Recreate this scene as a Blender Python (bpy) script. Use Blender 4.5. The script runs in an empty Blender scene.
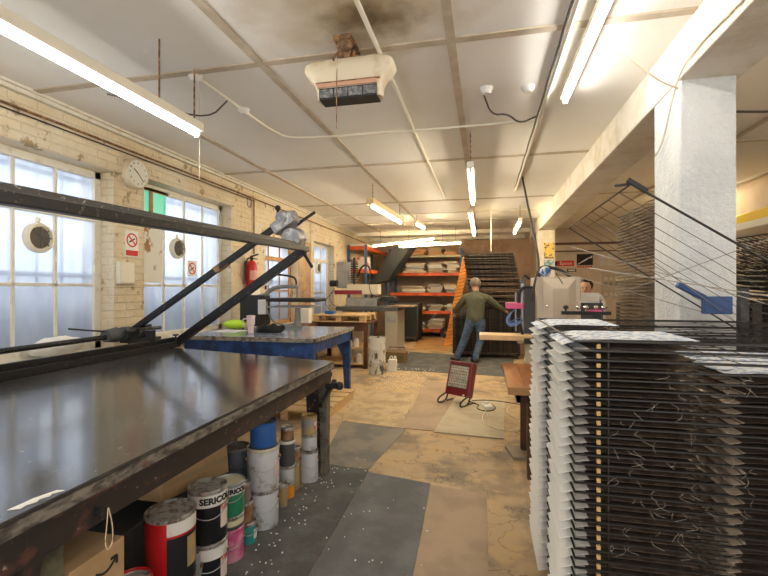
import bpy, bmesh, math, random
from mathutils import Vector, Matrix
R = math.radians
PI = math.pi
rnd = random.Random(7)
sc = bpy.context.scene
col = sc.collection

# ------------------------------------------------------------------ camera
cam_d = bpy.data.cameras.new('camera')
cam = bpy.data.objects.new('camera', cam_d)
col.objects.link(cam)
cam.location = (0, 0, 1.5)
cam.rotation_euler = (R(90), 0, math.atan(100 / 440.0))
cam_d.sensor_width = 36
cam_d.lens = 440 / 768.0 * 36
cam_d.clip_start = 0.02
sc.camera = cam
# ------------------------------------------------------------------ world, exposure
w = bpy.data.worlds.new('world')
sc.world = w
w.use_nodes = True
bg = w.node_tree.nodes['Background']
bg.inputs[0].default_value = (1.0, 0.96, 0.90, 1)
bg.inputs[1].default_value = 1.0
_n = w.node_tree.nodes; _l = w.node_tree.links
_tc = _n.new('ShaderNodeTexCoord'); _sx = _n.new('ShaderNodeSeparateXYZ'); _mr = _n.new('ShaderNodeMapRange'); _mx = _n.new('ShaderNodeMix')
_mx.data_type = 'RGBA'
_l.new(_tc.outputs['Generated'], _sx.inputs[0]); _l.new(_sx.outputs[0], _mr.inputs[0])
_mr.inputs['From Min'].default_value = -.5; _mr.inputs['From Max'].default_value = -.2; _mr.inputs['To Min'].default_value = 1; _mr.inputs['To Max'].default_value = 0
_mx.inputs['A'].default_value = (1.0, .95, .88, 1); _mx.inputs['B'].default_value = (.56, .62, .72, 1)
_l.new(_mr.outputs[0], _mx.inputs['Factor']); _l.new(_mx.outputs['Result'], bg.inputs[0])
sc.view_settings.view_transform = 'Standard'
sc.view_settings.look = 'None'
sc.view_settings.gamma = 1
sc.view_settings.exposure = 1.0
COOL = (1.0, 0.96, 0.89)
WARM = (1.0, 0.76, 0.44)
E_NEAR, E_FAR = 27.0, 50.0

# daylight through the window wall
def win_light(y0, y1, z0, z1, power):
    l = bpy.data.lights.new('window_daylight', 'AREA')
    l.shape = 'RECTANGLE'
    l.size = z1 - z0
    l.size_y = y1 - y0
    l.energy = power
    l.color = (0.88, 0.94, 1.0)
    o = bpy.data.objects.new('window_daylight', l)
    col.objects.link(o)
    o.location = (-4.9, (y0 + y1) / 2, (z0 + z1) / 2 + .55)
    o.rotation_euler = (0, R(-75), 0)
win_light(1.2, 3.6, .9, 2.6, 21)
win_light(4.0, 5.6, .9, 2.6, 16)
win_light(6.7, 7.9, .9, 2.4, 11)
win_light(8.8, 10.1, .7, 2.4, 9)

# ------------------------------------------------------------------ materials
MATS = {}
def M(name, c=(.5, .5, .5), rough=.6, metal=0., c2=None, sc2=6., lo=.45, hi=.6, bump=0., bsc=40., c3=None, sc3=20., lo3=.6, hi3=.65, emit=None, es=0., coord='Object', stretch=None, det=6., trans=0., coat=0.):
    if name in MATS: return MATS[name]
    m = bpy.data.materials.new(name)
    MATS[name] = m
    m.use_nodes = True
    nt = m.node_tree
    N = nt.nodes
    L = nt.links
    b = N['Principled BSDF']
    b.inputs['Roughness'].default_value = rough
    b.inputs['Metallic'].default_value = metal
    if trans: b.inputs['Transmission Weight'].default_value = trans
    if coat: b.inputs['Coat Weight'].default_value = coat
    tc = N.new('ShaderNodeTexCoord')
    vec = tc.outputs[coord]
    if stretch:
        mp = N.new('ShaderNodeMapping')
        mp.inputs['Scale'].default_value = stretch
        L.new(vec, mp.inputs[0])
        vec = mp.outputs[0]
    def noise(s, d=6.):
        n = N.new('ShaderNodeTexNoise')
        n.inputs['Scale'].default_value = s
        n.inputs['Detail'].default_value = d
        n.inputs['Roughness'].default_value = .62
        L.new(vec, n.inputs['Vector'])
        return n.outputs['Fac']
    def ramp(f, a, z):
        r = N.new('ShaderNodeMapRange')
        r.inputs['From Min'].default_value = a
        r.inputs['From Max'].default_value = z
        L.new(f, r.inputs[0])
        return r.outputs[0]
    def mix(f, a, bb):
        x = N.new('ShaderNodeMix')
        x.data_type = 'RGBA'
        L.new(f, x.inputs['Factor'])
        if isinstance(a, tuple): x.inputs['A'].default_value = (*a, 1)
        else: L.new(a, x.inputs['A'])
        x.inputs['B'].default_value = (*bb, 1)
        return x.outputs['Result']
    cur = c
    if c2: cur = mix(ramp(noise(sc2, det), lo, hi), cur, c2)
    if c3: cur = mix(ramp(noise(sc3), lo3, hi3), cur, c3)
    if isinstance(cur, tuple): b.inputs['Base Color'].default_value = (*cur, 1)
    else: L.new(cur, b.inputs['Base Color'])
    if bump:
        bp = N.new('ShaderNodeBump')
        bp.inputs['Strength'].default_value = bump
        bp.inputs['Distance'].default_value = .02
        L.new(noise(bsc), bp.inputs['Height'])
        L.new(bp.outputs[0], b.inputs['Normal'])
    if emit:
        b.inputs['Emission Color'].default_value = (*emit, 1)
        b.inputs['Emission Strength'].default_value = es
    m['_nodes'] = 1
    return m

def brick_wall(name, c, c2, c3):
    m = M(name, c, .85, c2=c2, sc2=1.6, lo=.42, hi=.68, c3=c3, sc3=7., lo3=.60, hi3=.66)
    nt = m.node_tree; N = nt.nodes; L = nt.links
    tc = N.new('ShaderNodeTexCoord'); sx = N.new('ShaderNodeSeparateXYZ'); cb = N.new('ShaderNodeCombineXYZ'); ad = N.new('ShaderNodeMath')
    L.new(tc.outputs['Object'], sx.inputs[0])
    L.new(sx.outputs[0], ad.inputs[0]); L.new(sx.outputs[1], ad.inputs[1])
    L.new(ad.outputs[0], cb.inputs[0]); L.new(sx.outputs[2], cb.inputs[1])
    br = N.new('ShaderNodeTexBrick')
    br.inputs['Scale'].default_value = 1
    br.inputs['Brick Width'].default_value = .225
    br.inputs['Row Height'].default_value = .075
    br.inputs['Mortar Size'].default_value = .007
    br.inputs['Mortar Smooth'].default_value = .6
    br.inputs['Color1'].default_value = (1, 1, 1, 1); br.inputs['Color2'].default_value = (.75, .75, .75, 1); br.inputs['Mortar'].default_value = (0, 0, 0, 1)
    L.new(cb.outputs[0], br.inputs[0])
    no = N.new('ShaderNodeTexNoise'); no.inputs['Scale'].default_value = 18; no.inputs['Detail'].default_value = 8
    L.new(tc.outputs['Object'], no.inputs[0])
    mx = N.new('ShaderNodeMath'); mx.operation = 'MULTIPLY_ADD'; mx.inputs[1].default_value = 1.1
    L.new(no.outputs[0], mx.inputs[0]); L.new(br.outputs[0], mx.inputs[2])
    bp = N.new('ShaderNodeBump'); bp.inputs['Strength'].default_value = .8; bp.inputs['Distance'].default_value = .018
    L.new(mx.outputs[0], bp.inputs['Height'])
    L.new(bp.outputs[0], N['Principled BSDF'].inputs['Normal'])
    return m

m_wall = brick_wall('painted_brick', (.70, .58, .39), (.76, .69, .54), (.40, .29, .16))
m_wallb = M('back_wall_paint', (.64, .46, .33), .85, c2=(.50, .33, .22), sc2=1.5, c3=(.65, .48, .33), sc3=5)
m_wallr = M('right_wall_paint', (.62, .52, .40), .8, c2=(.54, .44, .33), sc2=2, bump=.2)
m_bare = brick_wall('bare_brick', (.40, .23, .14), (.60, .44, .27), (.25, .12, .07))
m_wframe = M('white_window_paint', (.74, .70, .60), .6, c2=(.55, .48, .36), sc2=9, lo=.55, hi=.7)
m_wood_raw = M('orange_window_wood', (.52, .27, .09), .6, c2=(.36, .18, .07), sc2=12)
m_ceil_r = M('ceiling_board', (.74, .70, .62), .8, c2=(.68, .62, .52), sc2=.9, lo=.4, hi=.75)
m_strip = M('ceiling_tape', (.50, .42, .31), .8, c2=(.60, .52, .42), sc2=6)
m_beam = M('cream_beam_paint', (.74, .70, .62), .7, c2=(.62, .56, .45), sc2=3, bump=.35, bsc=12)
m_column = M('thick_white_paint', (.78, .80, .81), .6, c2=(.68, .71, .73), sc2=3, bump=1.0, bsc=34, c3=(.52, .51, .49), sc3=22, lo3=.66, hi3=.70)
m_black = M('black_plastic', (.015, .015, .017), .45)
m_blackm = M('black_steel', (.03, .03, .032), .38, .5, c2=(.10, .095, .09), sc2=14, lo=.5, hi=.75)
m_arm = M('dark_arm_steel', (.030, .030, .032), .4, .6, c2=(.17, .14, .12), sc2=40, lo=.60, hi=.70)
m_tabletop = M('dark_worn_tabletop', (.036, .033, .032), .13, .0, c2=(.075, .068, .064), sc2=3, lo=.4, hi=.7, c3=(.34, .33, .31), sc3=34, lo3=.665, hi3=.70, bump=.05, bsc=6)
m_apron = M('ink_stained_apron', (.035, .028, .026), .5, .2, c2=(.12, .05, .04), sc2=14, lo=.54, hi=.64, c3=(.38, .34, .29), sc3=32, lo3=.64, hi3=.69, stretch=(1, .6, 1))
m_steel = M('steel', (.48, .48, .48), .35, .8)
m_chrome = M('chrome', (.7, .7, .7), .15, 1.)
m_grey = M('grey_paint', (.34, .34, .33), .5, c2=(.26, .26, .25), sc2=5)
m_dgrey = M('dark_grey', (.08, .085, .09), .5)
m_blue = M('blue_table_paint', (.02, .07, .24), .45, c2=(.01, .03, .10), sc2=7, c3=(.5, .5, .5), sc3=25, lo3=.68, hi3=.7)
m_bluetop = M('blue_grey_tabletop', (.28, .32, .44), .16, .1, c2=(.45, .48, .55), sc2=5, lo=.5, hi=.75)
m_lip = M('worn_lip', (.33, .29, .24), .6, c2=(.12, .10, .09), sc2=16)
m_pallet = M('pallet_wood', (.66, .46, .23), .7, c2=(.54, .34, .15), sc2=8, stretch=(1, 6, 6))
m_plank = M('light_plank_wood', (.76, .53, .28), .5, c2=(.66, .42, .2), sc2=6, stretch=(.6, 8, 1))
m_twood = M('orange_table_wood', (.42, .17, .045), .3, c2=(.30, .10, .03), sc2=3.5, stretch=(6, .6, 1), lo=.4, hi=.6)
m_dwood = M('dark_table_wood', (.12, .045, .02), .5, c2=(.06, .025, .012), sc2=4)
m_card = M('cardboard', (.46, .31, .17), .8, c2=(.40, .26, .13), sc2=4)
m_orange = M('orange_steel', (.78, .13, .02), .5, c2=(.6, .09, .015), sc2=7)
m_orange2 = M('orange_slat_wood', (.90, .36, .06), .6, c2=(.74, .26, .04), sc2=6)
m_litfloor = M('orange_lit_floor', (.48, .27, .10), .6, c2=(.36, .19, .07), sc2=3)  # orange light on the far floor, held in the colour
m_rblue = M('rack_blue', (.05, .12, .28), .5)
m_rackm = M('drying_rack_steel', (.045, .04, .038), .45, .5, c2=(.15, .11, .08), sc2=12)
m_wire = M('pale_wire', (.42, .38, .33), .45, .5)
m_dwire = M('dark_wire', (.035, .032, .03), .4, .6)
m_paper = M('white_paper', (.86, .84, .79), .7)
m_print = M('blue_printed_paper', (.82, .84, .86), .6, c2=(.22, .34, .56), sc2=34, lo=.50, hi=.58, det=5)
m_sheetb = M('buff_paper', (.64, .52, .40), .8, c2=(.48, .37, .27), sc2=10)
m_sheetshade = M('brown_shaded_paper', (.085, .06, .042), .85, c2=(.16, .115, .08), sc2=14)  # dark brown carries the shade inside the tray stack
m_bracket = M('blue_bracket_paint', (.03, .09, .26), .45)
m_red = M('red_paint', (.55, .012, .015), .4)
m_dred = M('dark_red_enamel', (.20, .012, .014), .3, coat=.4)
m_white = M('white_enamel', (.78, .77, .72), .4)
m_cream = M('cream_enamel', (.72, .63, .46), .35, c2=(.48, .33, .17), sc2=9, lo=.5, hi=.78)
m_beige = M('beige_cabinet', (.60, .52, .42), .45)
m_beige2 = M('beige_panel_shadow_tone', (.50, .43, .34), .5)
m_rust = M('rusty_iron', (.16, .09, .05), .8, c2=(.40, .22, .10), sc2=20)
m_lid = M('inky_lid', (.55, .53, .50), .35, .5, c2=(.22, .17, .14), sc2=28, lo=.48, hi=.6)
m_pink = M('pink_plastic', (.66, .10, .25), .4)
m_lpink = M('pale_pink_plastic', (.84, .64, .66), .4)
m_ivory = M('ivory_plastic', (.75, .70, .56), .4)
m_yellow = M('yellow_plastic', (.85, .60, .02), .4)
m_lime = M('lime_plastic', (.55, .85, .03), .5)
m_cloth = M('black_cloth', (.012, .012, .014), .95)
m_green = M('green_paint', (.03, .25, .12), .4)
m_teal = M('teal_paint', (.03, .28, .26), .4)
m_silver = M('galvanised', (.55, .57, .60), .4, .6, c2=(.42, .44, .47), sc2=15)
m_wtin = M('white_tin', (.66, .67, .70), .4, .1, c2=(.40, .36, .32), sc2=14, lo=.57, hi=.66)
m_mustard = M('mustard_stained_tin', (.45, .32, .12), .5, c2=(.28, .25, .22), sc2=10)
m_rusttin = M('rust_brown_tin', (.22, .10, .05), .7, c2=(.36, .2, .12), sc2=12)
m_tapeb = M('blue_plastic', (.03, .12, .40), .4)
m_olive = M('olive_fleece', (.085, .085, .055), .95, c2=(.11, .11, .075), sc2=30)
m_jeans = M('blue_denim', (.06, .10, .18), .9, c2=(.11, .16, .25), sc2=18)
m_skin = M('skin', (.55, .31, .22), .5)
m_hair = M('grey_hair', (.22, .18, .14), .9, c2=(.12, .09, .07), sc2=60)
m_dhair = M('dark_hair', (.03, .02, .015), .9)
m_shoe = M('shoe_leather', (.02, .018, .02), .5)
m_rshirt = M('red_brown_shirt', (.16, .05, .035), .9)
m_carpet = M('dark_grey_carpet', (.10, .10, .098), .95, c2=(.145, .145, .14), sc2=5, c3=(.5, .5, .48), sc3=70, lo3=.76, hi3=.78, bump=.5, bsc=90)
m_carpet2 = M('grey_carpet_paler', (.155, .158, .158), .95, c2=(.20, .20, .2), sc2=4, c3=(.6, .6, .58), sc3=70, lo3=.75, hi3=.77, bump=.5, bsc=90)
m_vinyl = M('tan_vinyl', (.37, .26, .165), .6, c2=(.30, .21, .135), sc2=3, c3=(.62, .55, .46), sc3=45, lo3=.70, hi3=.73)
m_vinyl2 = M('ochre_board', (.50, .37, .21), .6, c2=(.35, .25, .14), sc2=4, c3=(.25, .18, .1), sc3=16, lo3=.6, hi3=.66)
m_matw = M('pale_mat', (.52, .45, .31), .7, c2=(.44, .36, .24), sc2=3, c3=(.3, .2, .12), sc3=18, lo3=.68, hi3=.7)
m_greymat = M('grey_floor_mat', (.26, .23, .19), .85, c2=(.17, .16, .15), sc2=3, c3=(.6, .56, .5), sc3=50, lo3=.7, hi3=.73)
m_glow_c = M('cool_tube_glow', (1, 1, 1), .4, emit=COOL, es=E_NEAR)
m_glow_w = M('warm_tube_glow', (1, 1, 1), .4, emit=WARM, es=E_FAR)
m_glow_m = M('mild_tube_glow', (1, 1, 1), .4, emit=(1, .88, .66), es=E_FAR * .8)
m_batten = M('cream_batten', (.78, .74, .62), .5)
m_battw = M('warm_cream_batten', (.70, .55, .28), .5)
m_grille = M('heater_grille', (.16, .17, .18), .4, .6, c2=(.42, .44, .46), sc2=30)
m_yard = M('yard_wall', (.16, .14, .13), .9, c2=(.24, .21, .2), sc2=4)
m_greenpane = M('green_pane', (.12, .50, .36), .4, emit=(.12, .55, .38), es=.35)
m_logo = M('black_ink', (.012, .012, .012), .7)
m_redink = M('red_ink', (.62, .02, .02), .6)
m_wcord = M('pale_cord', (.70, .62, .48), .6)
m_cord = M('dark_cord', (.05, .04, .035), .6)
m_elem = M('quartz_element', (.75, .66, .5), .4, c2=(.5, .42, .3), sc2=18)
m_string = M('string', (.66, .52, .34), .9)
m_foil = M('dented_grey_casting', (.30, .31, .33), .45, .6, c2=(.62, .63, .64), sc2=16, lo=.5, hi=.62)
m_poster = M('poster_yellow', (.75, .55, .12), .6, c2=(.12, .1, .08), sc2=9, lo=.52, hi=.56)
m_posterb = M('poster_blue', (.18, .33, .46), .6, c2=(.55, .6, .6), sc2=14, lo=.5, hi=.55)
m_globe = M('blue_white_ball', (.62, .70, .80), .4, c2=(.05, .15, .42), sc2=9, lo=.5, hi=.56)
m_thread = M('white_thread', (.72, .64, .52), .8)

# ceiling with a damp / soot stain where the old heater hangs
def ceiling_stained():
    m = M('ceiling_board_stained', (.87, .85, .80), .8, c2=(.80, .77, .70), sc2=.9, lo=.4, hi=.75)
    nt = m.node_tree; N = nt.nodes; L = nt.links
    b = N['Principled BSDF']
    src = b.inputs['Base Color'].links[0].from_socket
    tc = N.new('ShaderNodeTexCoord')
    def dist(cx, cy, rx, ry, sn, amt):
        mp = N.new('ShaderNodeMapping'); mp.vector_type = 'POINT'
        mp.inputs['Location'].default_value = (-cx / rx, -cy / ry, 0)
        mp.inputs['Scale'].default_value = (1 / rx, 1 / ry, 0)
        L.new(tc.outputs['Object'], mp.inputs[0])
        ln = N.new('ShaderNodeVectorMath'); ln.operation = 'LENGTH'; L.new(mp.outputs[0], ln.inputs[0])
        no = N.new('ShaderNodeTexNoise'); no.inputs['Scale'].default_value = sn; no.inputs['Detail'].default_value = 7
        L.new(tc.outputs['Object'], no.inputs[0])
        ma = N.new('ShaderNodeMath'); ma.operation = 'MULTIPLY_ADD'; ma.inputs[1].default_value = amt
        L.new(no.outputs[0], ma.inputs[0]); L.new(ln.outputs['Value'], ma.inputs[2])
        return ma.outputs[0]
    def rng(s, a, z, hi):
        r = N.new('ShaderNodeMapRange'); r.inputs['From Min'].default_value = a; r.inputs['From Max'].default_value = z
        r.inputs['To Min'].default_value = hi; r.inputs['To Max'].default_value = 0
        L.new(s, r.inputs[0]); return r.outputs[0]
    def mix(f, a, c):
        x = N.new('ShaderNodeMix'); x.data_type = 'RGBA'; L.new(f, x.inputs['Factor']); L.new(a, x.inputs['A']); x.inputs['B'].default_value = (*c, 1); return x.outputs['Result']
    cur = mix(rng(dist(-.72, 2.36, .62, .50, 5, 1.1), .7, 1.75, .85), src, (.42, .29, .12))
    cur = mix(rng(dist(-.64, 2.46, .34, .26, 8, 1.3), .8, 1.6, .85), cur, (.13, .08, .04))
    L.new(cur, b.inputs['Base Color'])
    return m
m_ceil = ceiling_stained()

def glass_mat():
    m = bpy.data.materials.new('frosted_glass'); m.use_nodes = True
    nt = m.node_tree; N = nt.nodes; L = nt.links; N.clear()
    o = N.new('ShaderNodeOutputMaterial'); t = N.new('ShaderNodeBsdfTranslucent'); tr = N.new('ShaderNodeBsdfTransparent'); g = N.new('ShaderNodeBsdfGlossy')
    tc = N.new('ShaderNodeTexCoord'); no = N.new('ShaderNodeTexNoise'); no.inputs['Scale'].default_value = 5; no.inputs['Detail'].default_value = 8
    mp = N.new('ShaderNodeMapping'); mp.inputs['Scale'].default_value = (1, 1.6, .5); L.new(tc.outputs['Object'], mp.inputs[0]); L.new(mp.outputs[0], no.inputs[0])
    mr = N.new('ShaderNodeMix'); mr.data_type = 'RGBA'
    mr.inputs['A'].default_value = (.46, .52, .62, 1); mr.inputs['B'].default_value = (.90, .91, .94, 1)
    L.new(no.outputs[0], mr.inputs['Factor']); L.new(mr.outputs['Result'], t.inputs[0])
    tr.inputs[0].default_value = (.92, .94, .96, 1)
    g.inputs['Roughness'].default_value = .25
    m1 = N.new('ShaderNodeMixShader'); m1.inputs[0].default_value = .5; L.new(t.outputs[0], m1.inputs[1]); L.new(tr.outputs[0], m1.inputs[2])
    m2 = N.new('ShaderNodeMixShader'); m2.inputs[0].default_value = .05; L.new(m1.outputs[0], m2.inputs[1]); L.new(g.outputs[0], m2.inputs[2])
    L.new(m2.outputs[0], o.inputs[0])
    return m
m_glass = glass_mat()

# concrete floor: tan, with grey worn zones, ochre patches and dark cracks
def floor_mat():
    m = M('stained_concrete', (.50, .36, .21), .75, c2=(.24, .185, .125), sc2=1.9, lo=.46, hi=.62, c3=(.54, .37, .19), sc3=3.0, lo3=.52, hi3=.60)
    nt = m.node_tree; N = nt.nodes; L = nt.links; b = N['Principled BSDF']
    src = b.inputs['Base Color'].links[0].from_socket
    tc = N.new('ShaderNodeTexCoord')
    vo = N.new('ShaderNodeTexVoronoi'); vo.feature = 'DISTANCE_TO_EDGE'; vo.inputs['Scale'].default_value = 1.7
    no = N.new('ShaderNodeTexNoise'); no.inputs['Scale'].default_value = 3; no.inputs['Detail'].default_value = 8
    ad = N.new('ShaderNodeVectorMath'); ad.operation = 'ADD'
    L.new(tc.outputs['Object'], no.inputs[0]); L.new(no.outputs['Color'], ad.inputs[0]); L.new(tc.outputs['Object'], ad.inputs[1]); L.new(ad.outputs[0], vo.inputs[0])
    r = N.new('ShaderNodeMapRange'); r.inputs['From Min'].default_value = 0; r.inputs['From Max'].default_value = .012; r.inputs['To Min'].default_value = .8; r.inputs['To Max'].default_value = 0
    L.new(vo.outputs[0], r.inputs[0])
    x = N.new('ShaderNodeMix'); x.data_type = 'RGBA'; L.new(r.outputs[0], x.inputs['Factor']); L.new(src, x.inputs['A']); x.inputs['B'].default_value = (.10, .06, .03, 1)
    n2 = N.new('ShaderNodeTexNoise'); n2.inputs['Scale'].default_value = 55; n2.inputs['Detail'].default_value = 3; L.new(tc.outputs['Object'], n2.inputs[0])
    r2 = N.new('ShaderNodeMapRange'); r2.inputs['From Min'].default_value = .68; r2.inputs['From Max'].default_value = .72; L.new(n2.outputs[0], r2.inputs[0])
    x2 = N.new('ShaderNodeMix'); x2.data_type = 'RGBA'; L.new(r2.outputs[0], x2.inputs['Factor']); L.new(x.outputs['Result'], x2.inputs['A']); x2.inputs['B'].default_value = (.62, .56, .46, 1)
    L.new(x2.outputs['Result'], b.inputs['Base Color'])
    bp = N.new('ShaderNodeBump'); bp.inputs['Strength'].default_value = .4; bp.inputs['Distance'].default_value = .01
    L.new(no.outputs[0], bp.inputs['Height']); L.new(bp.outputs[0], b.inputs['Normal'])
    return m
m_floor = floor_mat()

# ------------------------------------------------------------------ mesh helpers
class MB:
    def __init__(s): s.bm = bmesh.new()
    def _add(s, ret, mat):
        bmesh.ops.transform(s.bm, matrix=mat, verts=ret['verts'])
        return s
    def box(s, a, b, rot=None, piv=None):
        a = Vector(a); b = Vector(b); c = (a + b) / 2; d = b - a
        r = bmesh.ops.create_cube(s.bm, size=1)
        m = Matrix.Translation(c) @ Matrix.Diagonal((abs(d.x), abs(d.y), abs(d.z), 1))
        if rot:
            p = Vector(piv) if piv else c
            from mathutils import Euler
            m = Matrix.Translation(p) @ Euler(rot).to_matrix().to_4x4() @ Matrix.Translation(-p) @ m
        return s._add(r, m)
    def cyl(s, p0, p1, r, r2=None, seg=12, caps=True):
        p0 = Vector(p0); p1 = Vector(p1); d = p1 - p0
        ret = bmesh.ops.create_cone(s.bm, cap_ends=caps, segments=seg, radius1=r, radius2=r if r2 is None else r2, depth=d.length)
        return s._add(ret, Matrix.Translation((p0 + p1) / 2) @ d.to_track_quat('Z', 'Y').to_matrix().to_4x4())
    def bar(s, p0, p1, wdt, hgt):
        p0 = Vector(p0); p1 = Vector(p1); d = p1 - p0
        ret = bmesh.ops.create_cube(s.bm, size=1)
        return s._add(ret, Matrix.Translation((p0 + p1) / 2) @ d.to_track_quat('Z', 'Y').to_matrix().to_4x4() @ Matrix.Diagonal((wdt, hgt, d.length, 1)))
    def sph(s, c, r, sq=(1, 1, 1), seg=14):
        ret = bmesh.ops.create_uvsphere(s.bm, u_segments=seg, v_segments=max(6, seg * 2 // 3), radius=r)
        return s._add(ret, Matrix.Translation(Vector(c)) @ Matrix.Diagonal((*sq, 1)))
    def tube(s, pts, r, seg=6, smooth=0):
        pts = [Vector(p) for p in pts]
        for _ in range(smooth):
            n = [pts[0]]
            for a, b in zip(pts, pts[1:]): n += [a * .75 + b * .25, a * .25 + b * .75]
            pts = n + [pts[-1]]
        rings = []
        up = Vector((0, 0, 1))
        for i, p in enumerate(pts):
            t = (pts[min(i + 1, len(pts) - 1)] - pts[max(i - 1, 0)]).normalized()
            u = t.cross(up)
            if u.length < .05: u = t.cross(Vector((0, 1, 0)))
            u.normalize(); v = t.cross(u).normalized()
            rings.append([s.bm.verts.new(p + (u * math.cos(2 * PI * k / seg) + v * math.sin(2 * PI * k / seg)) * r) for k in range(seg)])
        for a, b in zip(rings, rings[1:]):
            for k in range(seg):
                s.bm.faces.new((a[k], a[(k + 1) % seg], b[(k + 1) % seg], b[k]))
        s.bm.faces.new(rings[0][::-1]); s.bm.faces.new(rings[-1])
        return s
    def lathe(s, prof, c=(0, 0, 0), seg=28, axis='Z', close=False):
        rings = []
        for (r, h) in prof:
            ring = []
            for k in range(seg):
                a = 2 * PI * k / seg
                p = (r * math.cos(a), r * math.sin(a), h)
                if axis == 'X': p = (h, p[0], p[1])
                if axis == 'Y': p = (p[0], h, p[1])
                ring.append(s.bm.verts.new((c[0] + p[0], c[1] + p[1], c[2] + p[2])))
            rings.append(ring)
        for a, b in zip(rings, rings[1:]):
            for k in range(seg): s.bm.faces.new((a[k], a[(k + 1) % seg], b[(k + 1) % seg], b[k]))
        if close:
            s.bm.faces.new(rings[0][::-1]); s.bm.faces.new(rings[-1])
        return s
    def prism(s, poly, h, axis='Z'):
        # poly of 3D points, extruded by vector h
        a = [s.bm.verts.new(p) for p in poly]
        b = [s.bm.verts.new(Vector(p) + Vector(h)) for p in poly]
        n = len(a)
        s.bm.faces.new(a); s.bm.faces.new(b[::-1])
        for i in range(n): s.bm.faces.new((a[i], b[i], b[(i + 1) % n], a[(i + 1) % n]))
        return s
    def build(s, name, mat, parent=None, smooth=False, bevel=0, loc=None, world=True):
        bmesh.ops.recalc_face_normals(s.bm, faces=s.bm.faces)
        me = bpy.data.meshes.new(name)
        if parent is not None and world:
            bmesh.ops.translate(s.bm, vec=-ROOTLOC(parent), verts=s.bm.verts)
        s.bm.to_mesh(me); s.bm.free()
        if isinstance(mat, (list, tuple)):
            for m in mat: me.materials.append(m)
        else: me.materials.append(mat)
        if smooth:
            for p in me.polygons: p.use_smooth = True
            try: me.set_sharp_from_angle(angle=R(40))
            except Exception: pass
        o = bpy.data.objects.new(name, me)
        col.objects.link(o)
        if parent is not None: o.parent = parent
        if loc: o.location = loc
        if bevel:
            md = o.modifiers.new('bevel', 'BEVEL'); md.width = bevel; md.segments = 2; md.limit_method = 'ANGLE'
        return o

def ROOTLOC(p):
    v = Vector((0, 0, 0))
    while p is not None:
        v += p.location; p = p.parent
    return v
def tag(o, label, cat, group=None, kind=None):
    o['label'] = label; o['category'] = cat
    if group: o['group'] = group
    if kind: o['kind'] = kind
    return o
def thing(name, label, cat, loc=(0, 0, 0), group=None, rz=0):
    o = bpy.data.objects.new(name, None); o.empty_display_size = .1
    col.objects.link(o); o.location = loc; o.rotation_euler = (0, 0, rz)
    return tag(o, label, cat, group)
def struct(o):
    o['kind'] = 'structure'; return o
_ones = ['first', 'second', 'third', 'fourth', 'fifth', 'sixth', 'seventh', 'eighth', 'ninth', 'tenth', 'eleventh', 'twelfth', 'thirteenth', 'fourteenth', 'fifteenth', 'sixteenth', 'seventeenth', 'eighteenth', 'nineteenth']
ORD = _ones + ['twentieth'] + ['twenty-' + q for q in _ones[:9]] + ['thirtieth'] + ['thirty-' + q for q in _ones[:9]]
def copy_tree(o, parent=None):
    c = o.copy(); col.objects.link(c); c.parent = parent
    for ch in list(o.children): copy_tree(ch, c)
    return c
def text_part(s, size, mat, parent, fn, name='lettering', depth=.0008, bold=0.0):
    cu = bpy.data.curves.new('t', 'FONT'); cu.body = s; cu.size = size; cu.extrude = depth; cu.align_x = 'CENTER'; cu.align_y = 'CENTER'; cu.offset = bold; cu.resolution_u = 3
    ob = bpy.data.objects.new('t', cu); col.objects.link(ob)
    bpy.context.view_layer.update()
    me = bpy.data.meshes.new_from_object(ob.evaluated_get(bpy.context.evaluated_depsgraph_get()))
    bpy.data.objects.remove(ob); bpy.data.curves.remove(cu)
    for v in me.vertices: v.co = fn(v.co.x, v.co.y, v.co.z)
    me.materials.clear(); me.materials.append(mat)
    o = bpy.data.objects.new(name, me); col.objects.link(o); o.parent = parent
    return o

# ------------------------------------------------------------------ setting: shell
XL, XR, ZC = -3.5, 3.7, 3.05
# floor
struct(MB().box((-4.6, -1.6, -.1), (XR + .3, 14.8, 0)).build('floor', m_floor))
struct(MB().box((XL - .35, -1.6, ZC), (XR + .3, 14.8, ZC + .1)).build('ceiling', m_ceil))
# left wall with four openings
opn = [(1.1, 3.58, .88, 2.62), (3.97, 5.61, .88, 2.66), (6.62, 7.92, .80, 2.34), (8.72, 10.02, .35, 2.5)]
wb = MB(); y = -1.6
for (a, b, z0, z1) in opn:
    wb.box((XL - .35, y, 0), (XL, a, ZC)); wb.box((XL - .35, a, 0), (XL, b, z0)); wb.box((XL - .35, a, z1), (XL, b, ZC)); y = b
wb.box((XL - .35, y, 0), (XL, 14.8, ZC))
struct(wb.build('wall_left', m_wall))
struct(MB().box((XL - .02, 7.93, .6), (XL + .012, 8.55, 2.42)).build('wall_left_bare_patch', m_bare))
struct(MB().box((XL - .35, 14.5, 0), (1.5, 14.8, ZC)).build('wall_back', m_wallb))
struct(MB().box((1.5, 12.0, 0), (XR + .3, 12.15, ZC)).box((1.42, 12.0, 0), (1.5, 14.6, ZC)).build('wall_back_right', m_wallr))
struct(MB().box((XR, -1.6, 0), (XR + .3, 12.1, ZC)).build('wall_right', m_wallr))
# window sills and lintels
sl = MB()
for (a, b, z0, z1) in opn[:3]: sl.box((XL - .3, a, z0), (XL + .05, b, z0 + .04))
struct(sl.build('trim_1', m_wframe))
li = MB().box((XL - .0, .9, 2.62), (XL + .03, 3.66, 2.80)).box((XL, 3.93, 2.66), (XL + .03, 5.66, 2.80)).box((XL - .0, 6.5, 2.34), (XL + .025, 8.0, 2.46))
struct(li.build('trim_2', m_wall))
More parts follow.
